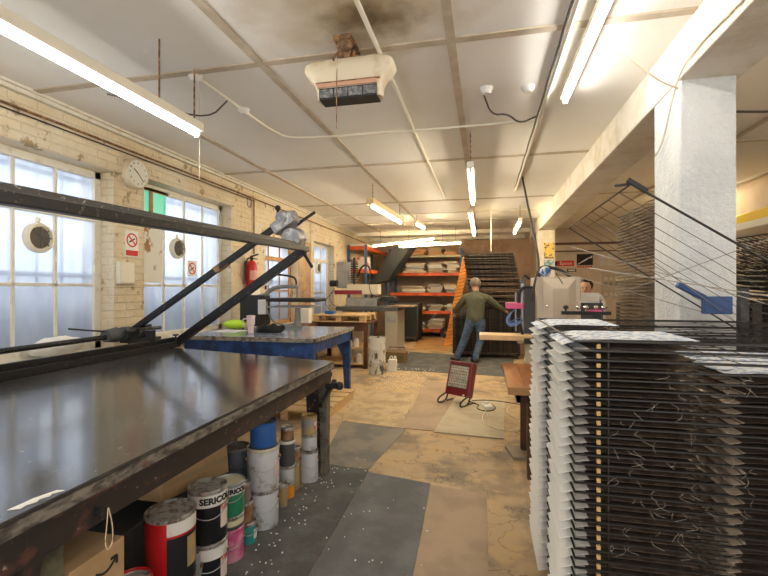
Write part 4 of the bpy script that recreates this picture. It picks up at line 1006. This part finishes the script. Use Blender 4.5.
MB().box((.43, 5.2, .95), (.56, 5.5, 1.5)).box((.40, 5.15, 1.28), (.46, 5.2, 1.6)).build('side_frame', m_dgrey, Z, bevel=.005)
MB().cyl((.42, 5.15, .98), (.42, 5.15, 1.55), .018).cyl((.36, 5.3, 1.0), (.36, 5.3, 1.45), .012).build('guide_rod', m_steel, Z)
MB().box((.24, 5.05, 1.27), (.42, 5.25, 1.335)).build('pink_valve_box', m_pink, Z, bevel=.006)
h = MB()
for k in range(7):
    q = rnd.random() * .05
    h.tube([(.40, 5.1 + q, 1.30), (.30, 5.05 + q, 1.24), (.22 + q, 5.03, 1.16), (.26 + q * .5, 5.0 + q, 1.07 + q), (.36, 5.03, 1.08 + q * 2), (.42, 5.1, 1.14)], .005, 5, 2)
h.build('air_tubes', M('blue_tubing', (.15, .25, .5), .4), Z)
MB().tube([(.55, 5.1, 1.5), (.42, 5.1, 1.52), (.37, 5.1, 1.42), (.38, 5.1, 1.1), (.42, 5.1, .98)], .016, 8, 2).tube([(.5, 5.2, 1.6), (.44, 5.2, 1.66), (.40, 5.2, 1.5), (.41, 5.2, 1.2)], .012, 8, 2).build('hose', m_black, Z, smooth=True)
MB().tube([(.62, 5.3, 1.62), (.60, 5.3, 1.70), (.66, 5.3, 1.75), (.80, 5.3, 1.72), (.92, 5.3, 1.66), (.95, 5.3, 1.62)], .018, 8, 2).build('duct', m_black, Z, smooth=True)
MB().tube([(.75, 5.0, 1.66), (.80, 4.96, 1.57), (.83, 4.95, 1.50), (.80, 4.945, 1.50), (.79, 4.945, 1.3), (.79, 4.945, 1.1)], .005, 5, 2).build('cord', m_cord, Z)
o = MB().sph((0, 0, 0), .065).build('ball', m_globe, smooth=True, loc=(.68, 5.3, 1.685)); tag(o, 'blue and white ball-like bundle resting on the beige cabinet', 'ball')
U = thing('knob_rail', 'black rail with a row of chrome knobs behind the rack', 'machine', (1.1, 4.75, 0))
MB().box((.77, 4.75, 1.23), (1.23, 4.81, 1.265)).build('rail', m_black, U)
for i, x in enumerate((.81, .93, 1.0, 1.10, 1.17)):
    MB().sph((x, 4.77, 1.305), .026, (1.1, 1, .8), 12).cyl((x, 4.78, 1.26), (x, 4.78, 1.30), .009).build('knob', m_chrome if i else m_blackm, U, smooth=True)
MB().box((1.02, 4.74, 1.265), (1.14, 4.82, 1.28)).build('pink_strip', m_pink, U)
MB().box((1.08, 4.76, .0), (1.14, 4.82, 1.23)).build('stand', m_black, U)
V = thing('grey_dryer', 'pale rounded-end machine hood right of the beige cabinet', 'machine', (1.35, 5.7, 0))
MB().box((1.1, 5.75, 1.32), (1.36, 6.0, 1.44)).tube([(1.34, 5.78, 1.42), (1.40, 5.78, 1.38), (1.42, 5.78, 1.25), (1.42, 5.78, 1.1)], .025, 8, 2).build('hood', m_white, V, bevel=.02)
MB().box((1.06, 5.76, .05), (1.40, 6.1, 1.32)).build('cabinet', m_dgrey, V)

# ------------------------------------------------------------------ signs on right wall and far pillar
def flat(name, label, cat, x0, x1, z0, z1, Y, mat):
    return tag(MB().box((x0, Y - .006, z0), (x1, Y, z1)).build(name, mat), label, cat)
flat('poster', 'yellow poster with dark figure shapes on the far pillar', 'poster', 1.27, 1.47, 2.14, 2.48, 10.1, m_poster)
flat('poster', 'blue poster directly beneath the yellow one on the far pillar', 'poster', 1.27, 1.47, 1.93, 2.11, 10.1, m_posterb)
YW = 12.0
S = thing('wall_sign', 'red sign with white script lettering on the poster wall', 'sign', (2.1, YW, 2.13))
MB().box((1.84, YW - .01, 2.06), (2.24, YW, 2.20)).build('board', m_redink, S)
MB().box((1.68, YW - .009, 2.07), (1.84, YW, 2.19)).build('black_end', m_logo, S)
text_part('Epson', .12, m_white, S, lambda u, v, q: Vector((u - .06, -.012 - q, v)))
S = thing('wall_sign', 'black square sign with white feather swooshes on the poster wall', 'sign', (2.5, YW, 2.2))
MB().box((2.30, YW - .01, 2.08), (2.68, YW, 2.36)).build('board', m_logo, S)
b = MB()
for k in range(3):
    b.tube([(2.32 + .03 * k, YW - .012, 2.10 + .02 * k), (2.42 + .04 * k, YW - .012, 2.17 + .01 * k), (2.52 + .04 * k, YW - .012, 2.24 + .015 * k), (2.66, YW - .012, 2.30 + .02 * k - .03)], .008 + .003 * (k == 1), 5, 2)
b.build('swoosh', m_white, S)
for k in range(6): MB().box((2.31 + k * .062, YW - .008, 2.02), (2.35 + k * .062, YW, 2.06)).build('red_mark', m_redink, S)
S = thing('wall_sign', 'small black oval-edged sign under the red sign', 'sign', (2.18, YW, 1.95))
MB().box((2.07, YW - .01, 1.91), (2.29, YW, 1.99)).build('board', m_logo, S)
MB().box((2.10, YW - .013, 1.93), (2.26, YW - .01, 1.97)).build('inset', m_ivory, S)
for i, (x, z) in enumerate([(2.84, 2.23), (3.02, 2.23), (2.84, 2.07), (3.02, 2.07)]):
    flat('pinned_paper', '%s of the four pale sheets right of the black feather sign' % ['top left', 'top right', 'bottom left', 'bottom right'][i], 'notice', x, x + .13, z, z + .12, YW, M('notice_grey', (.62, .60, .56), .7))['group'] = 'four pale sheets'
bd = thing('notice_board', 'large board covered in rows of small printed samples', 'notice board', (3.3, YW, 1.7))
MB().box((2.88, YW - .012, 1.25), (3.68, YW, 1.95)).build('board', M('board_tan', (.50, .41, .31), .8), bd)
p0 = None
for i in range(6):
    for j in range(5):
        b = MB().box((2.93 + i * .125, YW - .016, 1.30 + j * .13), (2.93 + i * .125 + .085, YW - .012, 1.30 + j * .13 + .09))
        b.build('sample_card', M('card_%d' % ((i * 3 + j) % 3), [(.62, .58, .5), (.5, .46, .4), (.30, .27, .24)][(i * 3 + j) % 3], .8), bd)
tag(MB().box((1.5, YW - .06, 2.60), (XR, YW, 2.66)).box((1.5, YW - .04, 2.42), (XR, YW, 2.45)).build('wall_pipe', m_dwood), 'dark horizontal pipe pair above the poster wall signs', 'pipe')

# ------------------------------------------------------------------ pallet table, drum etc.
T = thing('low_bench', 'dark wooden bench with a lower shelf carrying the pallet', 'bench', (-2.5, 8, 0))
MB().box((-3.2, 7.85, .82), (-2.10, 8.75, .865)).build('benchtop', m_dwood, T)
for (x, y) in ((-3.18, 7.87), (-2.18, 7.87), (-3.18, 8.66), (-2.18, 8.66)): MB().box((x, y, 0), (x + .07, y + .07, .82)).build('leg', m_dwood, T)
MB().box((-3.15, 7.9, .36), (-2.15, 8.7, .39)).box((-3.15, 7.9, .06), (-2.15, 8.7, .09)).build('shelf', m_pallet, T)
MB().box((-3.14, 7.86, .70), (-2.12, 7.88, .82)).build('apron', m_dwood, T)
for i, (x, z, r, hh, mt, lab) in enumerate([(-2.35, .39, .05, .16, m_white, 'white pot on the middle bench shelf'), (-2.5, .39, .055, .13, m_ivory, 'cream pot left of the white pot on the bench shelf'), (-2.68, .39, .05, .15, m_silver, 'silver pot on the bench middle shelf'), (-2.3, .09, .05, .18, m_white, 'white bottle on the bottom bench shelf'), (-2.46, .09, .06, .12, m_mustard, 'brown tin on the bottom bench shelf')]):
    tag(MB().lathe([(.001, 0), (r, 0), (r, hh * .8), (r * .6, hh * .92), (r * .6, hh), (.001, hh)], (x, 8.0, z), 16).build('pot', mt, smooth=True), lab, 'pot')
Pp = thing('wooden_pallet', 'small new wooden pallet resting on the dark bench', 'pallet', (-2.6, 8.2, .865))
b = MB()
for k in range(5): b.box((-3.15, 7.78 + k * .2, .975), (-2.12, 7.93 + k * .2, 1.0))
b.build('deck', m_pallet, Pp)
for k in range(2): MB().box((-3.15, 7.80 + k * .80, .866), (-2.12, 7.88 + k * .80, .885)).build('bottom_board', m_pallet, Pp)
for x in (-3.14, -2.70, -2.24):
    for yb in (7.80, 8.16, 8.54): MB().box((x, yb, .885), (x + .11, yb + .12, .975)).build('block', m_pallet, Pp)
tag(MB().box((-2.95, 7.9, 1.0), (-2.78, 8.05, 1.06)).build('tape_box', m_tapeb, bevel=.006), 'small blue box on the pallet', 'box')
tag(MB().box((-3.35, 7.6, .85), (-3.15, 7.76, 1.12)).build('white_carton', m_white, bevel=.004), 'white carton beside the window left of the pallet', 'box')
tag(MB().box((-3.45, 7.2, .0), (-3.05, 7.8, .85)).build('side_cupboard', m_dwood, bevel=.004), 'dark low cupboard beneath the white carton at the window', 'cupboard')
D = thing('drum', 'paint-spattered white drum standing in front of the bench', 'drum', (-1.83, 7.5, 0))
MB().lathe([(.001, 0), (.145, 0), (.15, .02), (.145, .2), (.152, .215), (.145, .23), (.145, .42), (.152, .435), (.145, .45), (.15, .64), (.142, .64), (.14, .60), (.001, .60)], (-1.83, 7.5, 0), 28).build('barrel', M('spattered_white', (.62, .60, .55), .6, c2=(.10, .09, .08), sc2=12, lo=.53, hi=.6, stretch=(1, 1, .4)), D, smooth=True)
MB().lathe([(.139, .602), (.001, .61)], (-1.83, 7.5, 0), 24).build('contents', m_bk, D)
cn = thing('jerrycan', 'small white plastic canister on the floor right of the drum', 'canister', (-1.6, 7.75, 0))
MB().box((-1.68, 7.7, 0), (-1.53, 7.82, .22)).cyl((-1.56, 7.76, .22), (-1.56, 7.76, .28), .025).build('body', m_white, cn, bevel=.012)
MB().tube([(-1.66, 7.76, .21), (-1.65, 7.76, .27), (-1.61, 7.76, .27), (-1.60, 7.76, .22)], .01, 6, 1).build('handle', m_white, cn)
bxx = thing('tool_crate', 'brown open wooden crate with handle near the machine foot', 'crate', (-1.75, 8.9, 0))
MB().box((-1.92, 8.6, .0), (-1.52, 8.9, .22)).build('crate', M('brown_crate', (.22, .14, .06), .7), bxx, bevel=.005)
MB().box((-1.90, 8.59, .06), (-1.54, 8.6, .16)).build('front_panel', M('green_brown', (.16, .13, .05), .7), bxx)
MB().tube([(-1.88, 8.75, .22), (-1.88, 8.75, .30), (-1.56, 8.75, .30), (-1.56, 8.75, .22)], .012, 6).build('handle', m_rust, bxx)

# ------------------------------------------------------------------ screen printing machine
Q = thing('screen_press', 'grey semi-automatic screen press with red squeegee bar and black hose', 'machine', (-2.4, 9.2, 0))
MB().box((-3.1, 8.95, 1.02), (-1.75, 9.9, 1.10)).build('vacuum_table', m_dgrey, Q, bevel=.006)
MB().box((-2.02, 8.98, .0), (-1.76, 9.85, 1.02)).build('pedestal', M('warm_grey_panel', (.42, .37, .29), .5), Q, bevel=.006)
MB().box((-3.0, 9.1, .0), (-2.75, 9.85, 1.02)).build('pedestal', M('warm_grey_panel'), Q, bevel=.006)
MB().box((-2.0, 8.96, .78), (-1.78, 8.98, .96)).build('control_panel', m_grey, Q)
MB().box((-2.98, 9.3, 1.10), (-2.28, 9.7, 1.28)).build('carriage', m_grey, Q, bevel=.008)
MB().box((-2.95, 9.28, 1.36), (-2.25, 9.62, 1.58)).build('head', m_ivory, Q, bevel=.01)
MB().box((-3.2, 9.18, 1.36), (-2.6, 9.26, 1.45)).build('squeegee_bar', M('maroon', (.25, .015, .035), .4), Q, bevel=.004)
MB().box((-3.22, 9.35, 1.5), (-2.96, 9.65, 2.08)).build('motor_cover', m_grey, Q, bevel=.02)
MB().cyl((-3.30, 9.2, 1.6), (-3.14, 9.2, 1.6), .07, seg=18).build('motor', m_black, Q)
b = MB()
for k in range(9): b.cyl((-2.83, 9.45, 1.62 + k * .05), (-2.83, 9.45, 1.645 + k * .05), .085, seg=16)
b.cyl((-2.83, 9.45, 1.58), (-2.83, 9.45, 2.18), .03)
b.build('bellows', m_black, Q)
MB().tube([(-2.75, 9.45, 1.75), (-2.65, 9.4, 1.98), (-2.52, 9.4, 2.02), (-2.44, 9.4, 1.9), (-2.44, 9.4, 1.65), (-2.48, 9.4, 1.5)], .022, 8, 2).build('hose', m_black, Q, smooth=True)
MB().tube([(-2.45, 9.28, 1.62), (-2.4, 9.25, 1.35), (-2.2, 9.25, 1.30), (-2.05, 9.25, 1.4)], .008, 6, 2).tube([(-3.2, 9.2, 1.5), (-3.35, 9.2, 1.3), (-3.25, 9.2, 1.12), (-3.1, 9.2, 1.1)], .006, 6, 2).tube([(-3.2, 9.2, 1.45), (-3.45, 9.15, 1.2), (-3.3, 9.2, 1.0)], .006, 6, 2).build('lead', m_cord, Q)
MB().box((-2.24, 9.3, 1.22), (-1.86, 9.75, 1.28)).box((-2.2, 9.33, 1.28), (-1.9, 9.7, 1.31)).build('screen_tray', m_blackm, Q, bevel=.004)
tag(MB().box((-1.95, 9.0, 1.10), (-1.45, 9.8, 1.125)).build('worn_board', M('dirty_wood', (.35, .23, .13), .7, c2=(.12, .09, .07), sc2=6), bevel=.003), 'dirty wooden board lying on the press bed', 'board')

# ------------------------------------------------------------------ blue and orange shelf by the left wall
def shelf_goods(spec):
    for (nm, lab, cat, a, b_, mt) in spec: tag(MB().box(a, b_).build(nm, mt, bevel=.003), lab, cat)
S = thing('pallet_rack', 'blue and orange shelving against the far left wall', 'shelving', (-3.2, 12, 0))
for (x, y) in ((-3.48, 11.0), (-3.02, 11.0), (-3.48, 13.4), (-3.02, 13.4)): MB().box((x, y, 0), (x + .06, y + .06, 2.62)).build('upright', m_rblue, S)
for z in (1.9, 2.5): MB().box((-3.44, 11.0, z), (-3.02, 11.04, z + .09)).box((-3.0, 11.05, z), (-2.96, 13.4, z + .09)).build('beam', m_orange, S)
for z in (1.9, 2.5): MB().box((-3.46, 11.05, z + .05), (-3.0, 13.4, z + .08)).build('shelf_board', m_pallet, S)
shelf_goods([('flat_carton', 'white flat carton on top of the blue and orange shelving', 'box', (-3.46, 11.1, 2.59), (-2.98, 11.7, 2.66), m_white),
    ('carton', 'white carton with red print on the shelf at the far left', 'box', (-3.30, 11.2, 1.985), (-3.02, 11.6, 2.32), M('white_red_carton', (.72, .66, .6), .7, c2=(.55, .08, .05), sc2=5, lo=.58, hi=.6)),
    ('jug', 'cloudy plastic jug left of the white carton', 'jug', (-3.44, 11.15, 1.99), (-3.33, 11.3, 2.2), m_grey)])

# ------------------------------------------------------------------ orange shelving on the back wall
S = thing('pallet_rack', 'wide orange beam shelving against the back wall', 'shelving', (-1.6, 13.8, 0))
for x in (-2.9, -.72):
    for y in (13.5, 14.3): MB().box((x, y, 0), (x + .08, y + .08, 2.72)).build('upright', m_rblue, S)
lv = [.25, .80, 1.36, 1.97, 2.52]
for z in lv[:4]: MB().box((-2.86, 13.46, z - .10), (-.68, 13.5, z)).build('beam', m_orange, S)
MB().box((-2.86, 13.46, 2.44), (-.68, 13.5, 2.5)).build('beam', M('pale_beam', (.62, .6, .42), .6), S)['label'] = 'pale top beam'
for z in lv: MB().box((-2.84, 13.5, z - .04), (-.7, 14.35, z - .01)).build('shelf_board', m_dwood, S)
cols_ = [M('stack_cream', (.84, .74, .58), .8), M('stack_white', (.88, .85, .80), .8), M('stack_tan', (.66, .48, .30), .8), M('stack_grey', (.50, .45, .40), .8), M('stack_orange', (.74, .40, .18), .8)]
cn_ = ['cream', 'white', 'tan', 'grey', 'orange-brown']
ln_ = ['bottom', 'second', 'third', 'fourth', 'top']
for li_, z in enumerate(lv):
    for bi, (xa, xb) in enumerate([(-2.5, -1.75), (-1.7, -1.2), (-1.18, -.76)]):
        zz = z - .009; k = 0
        top = {0: .26, 1: .24, 2: .28, 3: .34, 4: .20}[li_] * (rnd.uniform(.6, 1)) if not (li_ == 4 and bi == 2) else .05
        if li_ == 0 and bi == 2: continue
        while zz < z + top and k < 9:
            h_ = rnd.choice([.018, .03, .05, .07]); ci = rnd.choice([0, 1, 1, 1, 2, 3] if li_ < 4 else [4, 2, 4])
            wd_ = (xb - xa) * rnd.uniform(.72, .98); cx_ = (xa + xb) / 2 + rnd.uniform(-.05, .05); yf = rnd.uniform(13.44, 13.62)
            if bi == 2: cx_ = min(cx_, -.74 - wd_ / 2)
            o = MB().box((cx_ - wd_ / 2, yf, zz + .0005), (cx_ + wd_ / 2, 14.15, zz + h_), rot=(0, 0, rnd.uniform(-.06, .06))).build('flat_stock', cols_[ci])
            tag(o, '%s flat bundle, %s from the bottom in the %s pile, %s shelf of orange shelving' % (cn_[ci], ORD[k], ['left', 'centre', 'right'][bi], ln_[li_]), 'bundle', 'flat stock, %s shelf, %s pile' % (ln_[li_], ['left', 'centre', 'right'][bi]))
            zz += h_ + .001; k += 1
t = thing('wheel_trolley', 'trolley with round black wheels at the foot of the orange shelving', 'trolley', (-1.2, 13.0, 0))
for x in (-1.12, -.90): MB().lathe([(.05, -.03), (.15, -.04), (.17, 0), (.15, .04), (.05, .03), (.05, -.03)], (x, 13.2, .17), 24, 'Y').build('wheel', m_black, t, smooth=True)
MB().bar((-1.0, 13.2, .2), (-1.6, 13.2, .45), .03, .03).bar((-1.6, 13.2, .45), (-1.4, 13.2, .75), .03, .03).build('frame', m_steel, t)
# orange slatted panel leaning
O = thing('slatted_panel', 'tall orange slatted panel leaning beside the dark rack', 'panel', (-.75, 11.6, 0))
def lp(f, s_): # leaning panel edge points
    x = -1.02 + .50 * f; wd = .26 - .10 * f
    return x + (wd if s_ else 0)
b = MB(); nb = 26
for k in range(nb):
    f0 = k / nb; f1 = (k + .86) / nb
    z0 = .02 + 2.36 * f0; z1 = .02 + 2.36 * f1
    b.prism([(lp(f0, 0), 11.55, z0 - .02), (lp(f0, 1), 11.55, z0 + .02), (lp(f1, 1), 11.55, z1 + .02), (lp(f1, 0), 11.55, z1 - .02)], (0, .05, 0))
b.build('slats', m_orange2, O)
MB().prism([(lp(0, 0) + .01, 11.60, .0), (lp(0, 1) - .01, 11.60, .0), (lp(1, 1) - .01, 11.60, 2.38), (lp(1, 0) + .01, 11.60, 2.38)], (0, .04, 0)).build('backing', m_dwood, O)

# ------------------------------------------------------------------ people
def skin(name, joints, edges, mat, parent, sub=2, root=0, vox=.013):
    """one continuous surface: tapered limbs between joints, fused and smoothed"""
    b = MB()
    for a, c in edges:
        pa, ra = joints[a]; pc, rc = joints[c]
        ra = ra if isinstance(ra, tuple) else (ra, ra); rc = rc if isinstance(rc, tuple) else (rc, rc)
        pa = Vector(pa); pc = Vector(pc)
        if ra[0] == ra[1] and rc[0] == rc[1]:
            b.sph(pa, ra[0], (1, 1, 1), 14); b.sph(pc, rc[0], (1, 1, 1), 14); b.cyl(pa, pc, ra[0], rc[0], 14)
        else:
            n_ = max(2, int((pc - pa).length / .03) + 1)
            for k in range(n_ + 1):
                t = k / n_; q = pa.lerp(pc, t); rx = ra[0] + (rc[0] - ra[0]) * t; ry = ra[1] + (rc[1] - ra[1]) * t
                b.sph(q, 1, (rx, ry, (rx + ry) / 2), 14)
    me = bpy.data.meshes.new(name); b.bm.to_mesh(me); b.bm.free()
    o = bpy.data.objects.new(name, me); col.objects.link(o)
    md = o.modifiers.new('remesh', 'REMESH'); md.mode = 'VOXEL'; md.voxel_size = vox; md.use_smooth_shade = True
    sm = o.modifiers.new('smooth', 'SMOOTH'); sm.iterations = 4; sm.factor = .5
    bpy.context.view_layer.update()
    m2 = bpy.data.meshes.new_from_object(o.evaluated_get(bpy.context.evaluated_depsgraph_get()))
    bpy.data.objects.remove(o)
    m2.materials.clear(); m2.materials.append(mat); m2.name = name
    for p in m2.polygons: p.use_smooth = True
    o = bpy.data.objects.new(name, m2); col.objects.link(o); o.parent = parent
    return o
def person(label, base, J, face, hairm, topm, legm, sleeves=True):
    """J: joint positions relative to base; face: unit vector the face looks along"""
    P_ = thing('person', label, 'person', base)
    j = {k: Vector(v) for k, v in J.items()}
    f = Vector(face).normalized(); up = Vector((0, 0, 1)); side = f.cross(up).normalized()
    hd = j['head']
    b = {'pelvis': (j['pelvis'], (.14, .10)), 'belly': (j['pelvis'].lerp(j['chest'], .5), (.13, .09)), 'chest': (j['chest'], (.14, .10)), 'neck0': (j['neck'], .060), 'neck1': (j['neck'].lerp(hd, .45), .062), 'head0': (hd - up * .05, .080), 'head1': (hd + up * .03, .096), 'head2': (hd + up * .06, .088)}
    e = [('pelvis', 'belly'), ('belly', 'chest'), ('chest', 'neck0'), ('neck0', 'neck1'), ('neck1', 'head0'), ('head0', 'head1'), ('head1', 'head2')]
    for s_ in 'lr':
        b['sh' + s_] = (j['sh' + s_], .066); b['el' + s_] = (j['el' + s_], .043); b['wr' + s_] = (j['wr' + s_], .030)
        b['hip' + s_] = (j['hip' + s_], .098); b['kn' + s_] = (j['kn' + s_], .060); b['an' + s_] = (j['an' + s_], .040)
        hdv = (j['wr' + s_] - j['el' + s_]).normalized()
        b['palm' + s_] = (j['wr' + s_] + hdv * .07, (.034, .020))
        e += [('chest', 'sh' + s_), ('sh' + s_, 'el' + s_), ('el' + s_, 'wr' + s_), ('wr' + s_, 'palm' + s_), ('pelvis', 'hip' + s_), ('hip' + s_, 'kn' + s_), ('kn' + s_, 'an' + s_)]
        toe = j['toe' + s_]
        b['ball' + s_] = (toe, (.035, .025)); e += [('an' + s_, 'ball' + s_)]
        pr = hdv.cross(up).normalized(); pc = j['wr' + s_] + hdv * .07
        for q in range(4):
            st = pc + pr * (q - 1.5) * .017
            ln = [.062, .074, .070, .054][q]
            b['f%d0%s' % (q, s_)] = (st + hdv * .02, .0095); b['f%d1%s' % (q, s_)] = (st + hdv * (.02 + ln * .55) - up * .006, .0085); b['f%d2%s' % (q, s_)] = (st + hdv * (.015 + ln * .9) - up * .028, .0075)
            e += [('palm' + s_, 'f%d0%s' % (q, s_)), ('f%d0%s' % (q, s_), 'f%d1%s' % (q, s_)), ('f%d1%s' % (q, s_), 'f%d2%s' % (q, s_))]
        tp = j['wr' + s_] + hdv * .03 + pr * .035
        b['t0' + s_] = (tp, .012); b['t1' + s_] = (tp + hdv * .035 + pr * .02, .0095)
        e += [('wr' + s_, 't0' + s_), ('t0' + s_, 't1' + s_)]
    body = skin('body', b, e, m_skin, P_, 2, 0, .009)
    # face details: nose, ears, eyes, mouth as modelled features
    n_ = MB()
    for v, r in ((hd + f * .098 + up * .0, .016), (hd + f * .108 - up * .015, .014)): n_.sph(v, r, (1, 1, 1.3), 8)
    for s_ in (-1, 1): n_.sph(hd + side * .098 * s_ - f * .004, .026, (.5, .8, 1.25), 10)
    n_.build('nose_and_ears', m_skin, P_, smooth=True, world=False)
    y_ = MB()
    for s_ in (-1, 1): y_.sph(hd + f * .094 + side * .036 * s_ + up * .018, .012, (1, 1, .8), 8)
    y_.build('eyes', m_dhair, P_, world=False)
    MB().sph(hd + f * .092 - up * .05, .018, (1.2, 1, .35), 8).build('mouth', M('lips', (.4, .15, .12), .5), P_, world=False)
    h = MB().sph(Vector((0, 0, 0)), .116, (.95, 1.0, 1.0), 22)
    for v in list(h.bm.verts):
        if v.co.dot(f) > .055 and v.co.z < .055 or v.co.z < -.06: v.co *= .78
    bmesh.ops.translate(h.bm, verts=h.bm.verts, vec=hd - f * .012 + up * .038)
    h.build('hair', hairm, P_, smooth=True, world=False)
    # jacket
    up_ = {'hem': (j['pelvis'] + up * .04, (.185, .135)), 'waist': (j['pelvis'].lerp(j['chest'], .45), (.185, .135)), 'chest': (j['chest'] + up * .02, (.205, .145)), 'upper': (j['chest'].lerp(j['neck'], .6), (.15, .10)), 'collar': (j['neck'] + up * .01, .075)}
    ee = [('hem', 'waist'), ('waist', 'chest'), ('chest', 'upper'), ('upper', 'collar')]
    for s_ in 'lr':
        up_['sh' + s_] = (j['sh' + s_] - up * .01, .078); up_['el' + s_] = (j['el' + s_], .062); up_['wr' + s_] = (j['wr' + s_] - (j['wr' + s_] - j['el' + s_]) * .08, .045)
        ee += [('upper', 'sh' + s_), ('sh' + s_, 'el' + s_), ('el' + s_, 'wr' + s_)]
    skin('jacket', up_, ee, topm, P_, 2)
    lg = {'pelvis': (j['pelvis'] + up * .0, (.155, .115))}; ee = []
    for s_ in 'lr':
        lg['hip' + s_] = (j['hip' + s_], .108); lg['kn' + s_] = (j['kn' + s_], .078); lg['an' + s_] = (j['an' + s_] + up * .02, .064)
        ee += [('pelvis', 'hip' + s_), ('hip' + s_, 'kn' + s_), ('kn' + s_, 'an' + s_)]
    skin('trousers', lg, ee, legm, P_, 2)
    for s_ in 'lr':
        a_ = j['an' + s_]; t_ = j['toe' + s_]; d_ = (t_ - a_); d_.z = 0
        hl = Vector((a_.x, a_.y, .045)) - d_.normalized() * .05; tt = Vector((t_.x, t_.y, .035)) + d_.normalized() * .03
        skin('shoe', {'h': (hl, (.045, .045)), 'm': (hl.lerp(tt, .5) + up * .005, (.048, .045)), 't': (tt, (.042, .034))}, [('h', 'm'), ('m', 't')], m_shoe, P_, 2, 1)
    return P_
person('grey-haired man in olive fleece and jeans seen from behind, pushing the rack', (-.17, 9.1, 0), {
    'pelvis': (.0, -.02, .86), 'chest': (.0, .04, 1.20), 'neck': (.01, .07, 1.38), 'head': (.0, .12, 1.565),
    'shl': (-.20, .06, 1.31), 'ell': (-.36, .16, 1.10), 'wrl': (-.42, .36, .98), 'shr': (.22, .06, 1.31), 'elr': (.42, .16, 1.15), 'wrr': (.58, .36, 1.04),
    'hipl': (-.09, -.02, .82), 'knl': (-.22, .02, .44), 'anl': (-.36, -.02, .08), 'toel': (-.46, .10, .04),
    'hipr': (.10, -.02, .82), 'knr': (.10, .04, .44), 'anr': (.0, -.10, .08), 'toer': (-.06, .04, .04)}, (.25, 1, -.05), m_hair, m_olive, m_jeans)
person('person in dark red top half hidden behind the beige cabinet', (1.72, 8.2, 0), {
    'pelvis': (0, 0, .84), 'chest': (0, .0, 1.15), 'neck': (0, 0, 1.32), 'head': (-.0, -.02, 1.50),
    'shl': (-.19, 0, 1.26), 'ell': (-.25, -.06, 1.0), 'wrl': (-.2, -.25, .92), 'shr': (.19, 0, 1.26), 'elr': (.25, -.06, 1.0), 'wrr': (.2, -.25, .92),
    'hipl': (-.10, 0, .80), 'knl': (-.11, -.02, .44), 'anl': (-.12, .02, .08), 'toel': (-.14, -.12, .04),
    'hipr': (.10, 0, .80), 'knr': (.11, -.02, .44), 'anr': (.12, .02, .08), 'toer': (.14, -.12, .04)}, (-.5, -1, -.2), m_dhair, m_rshirt, m_jeans)
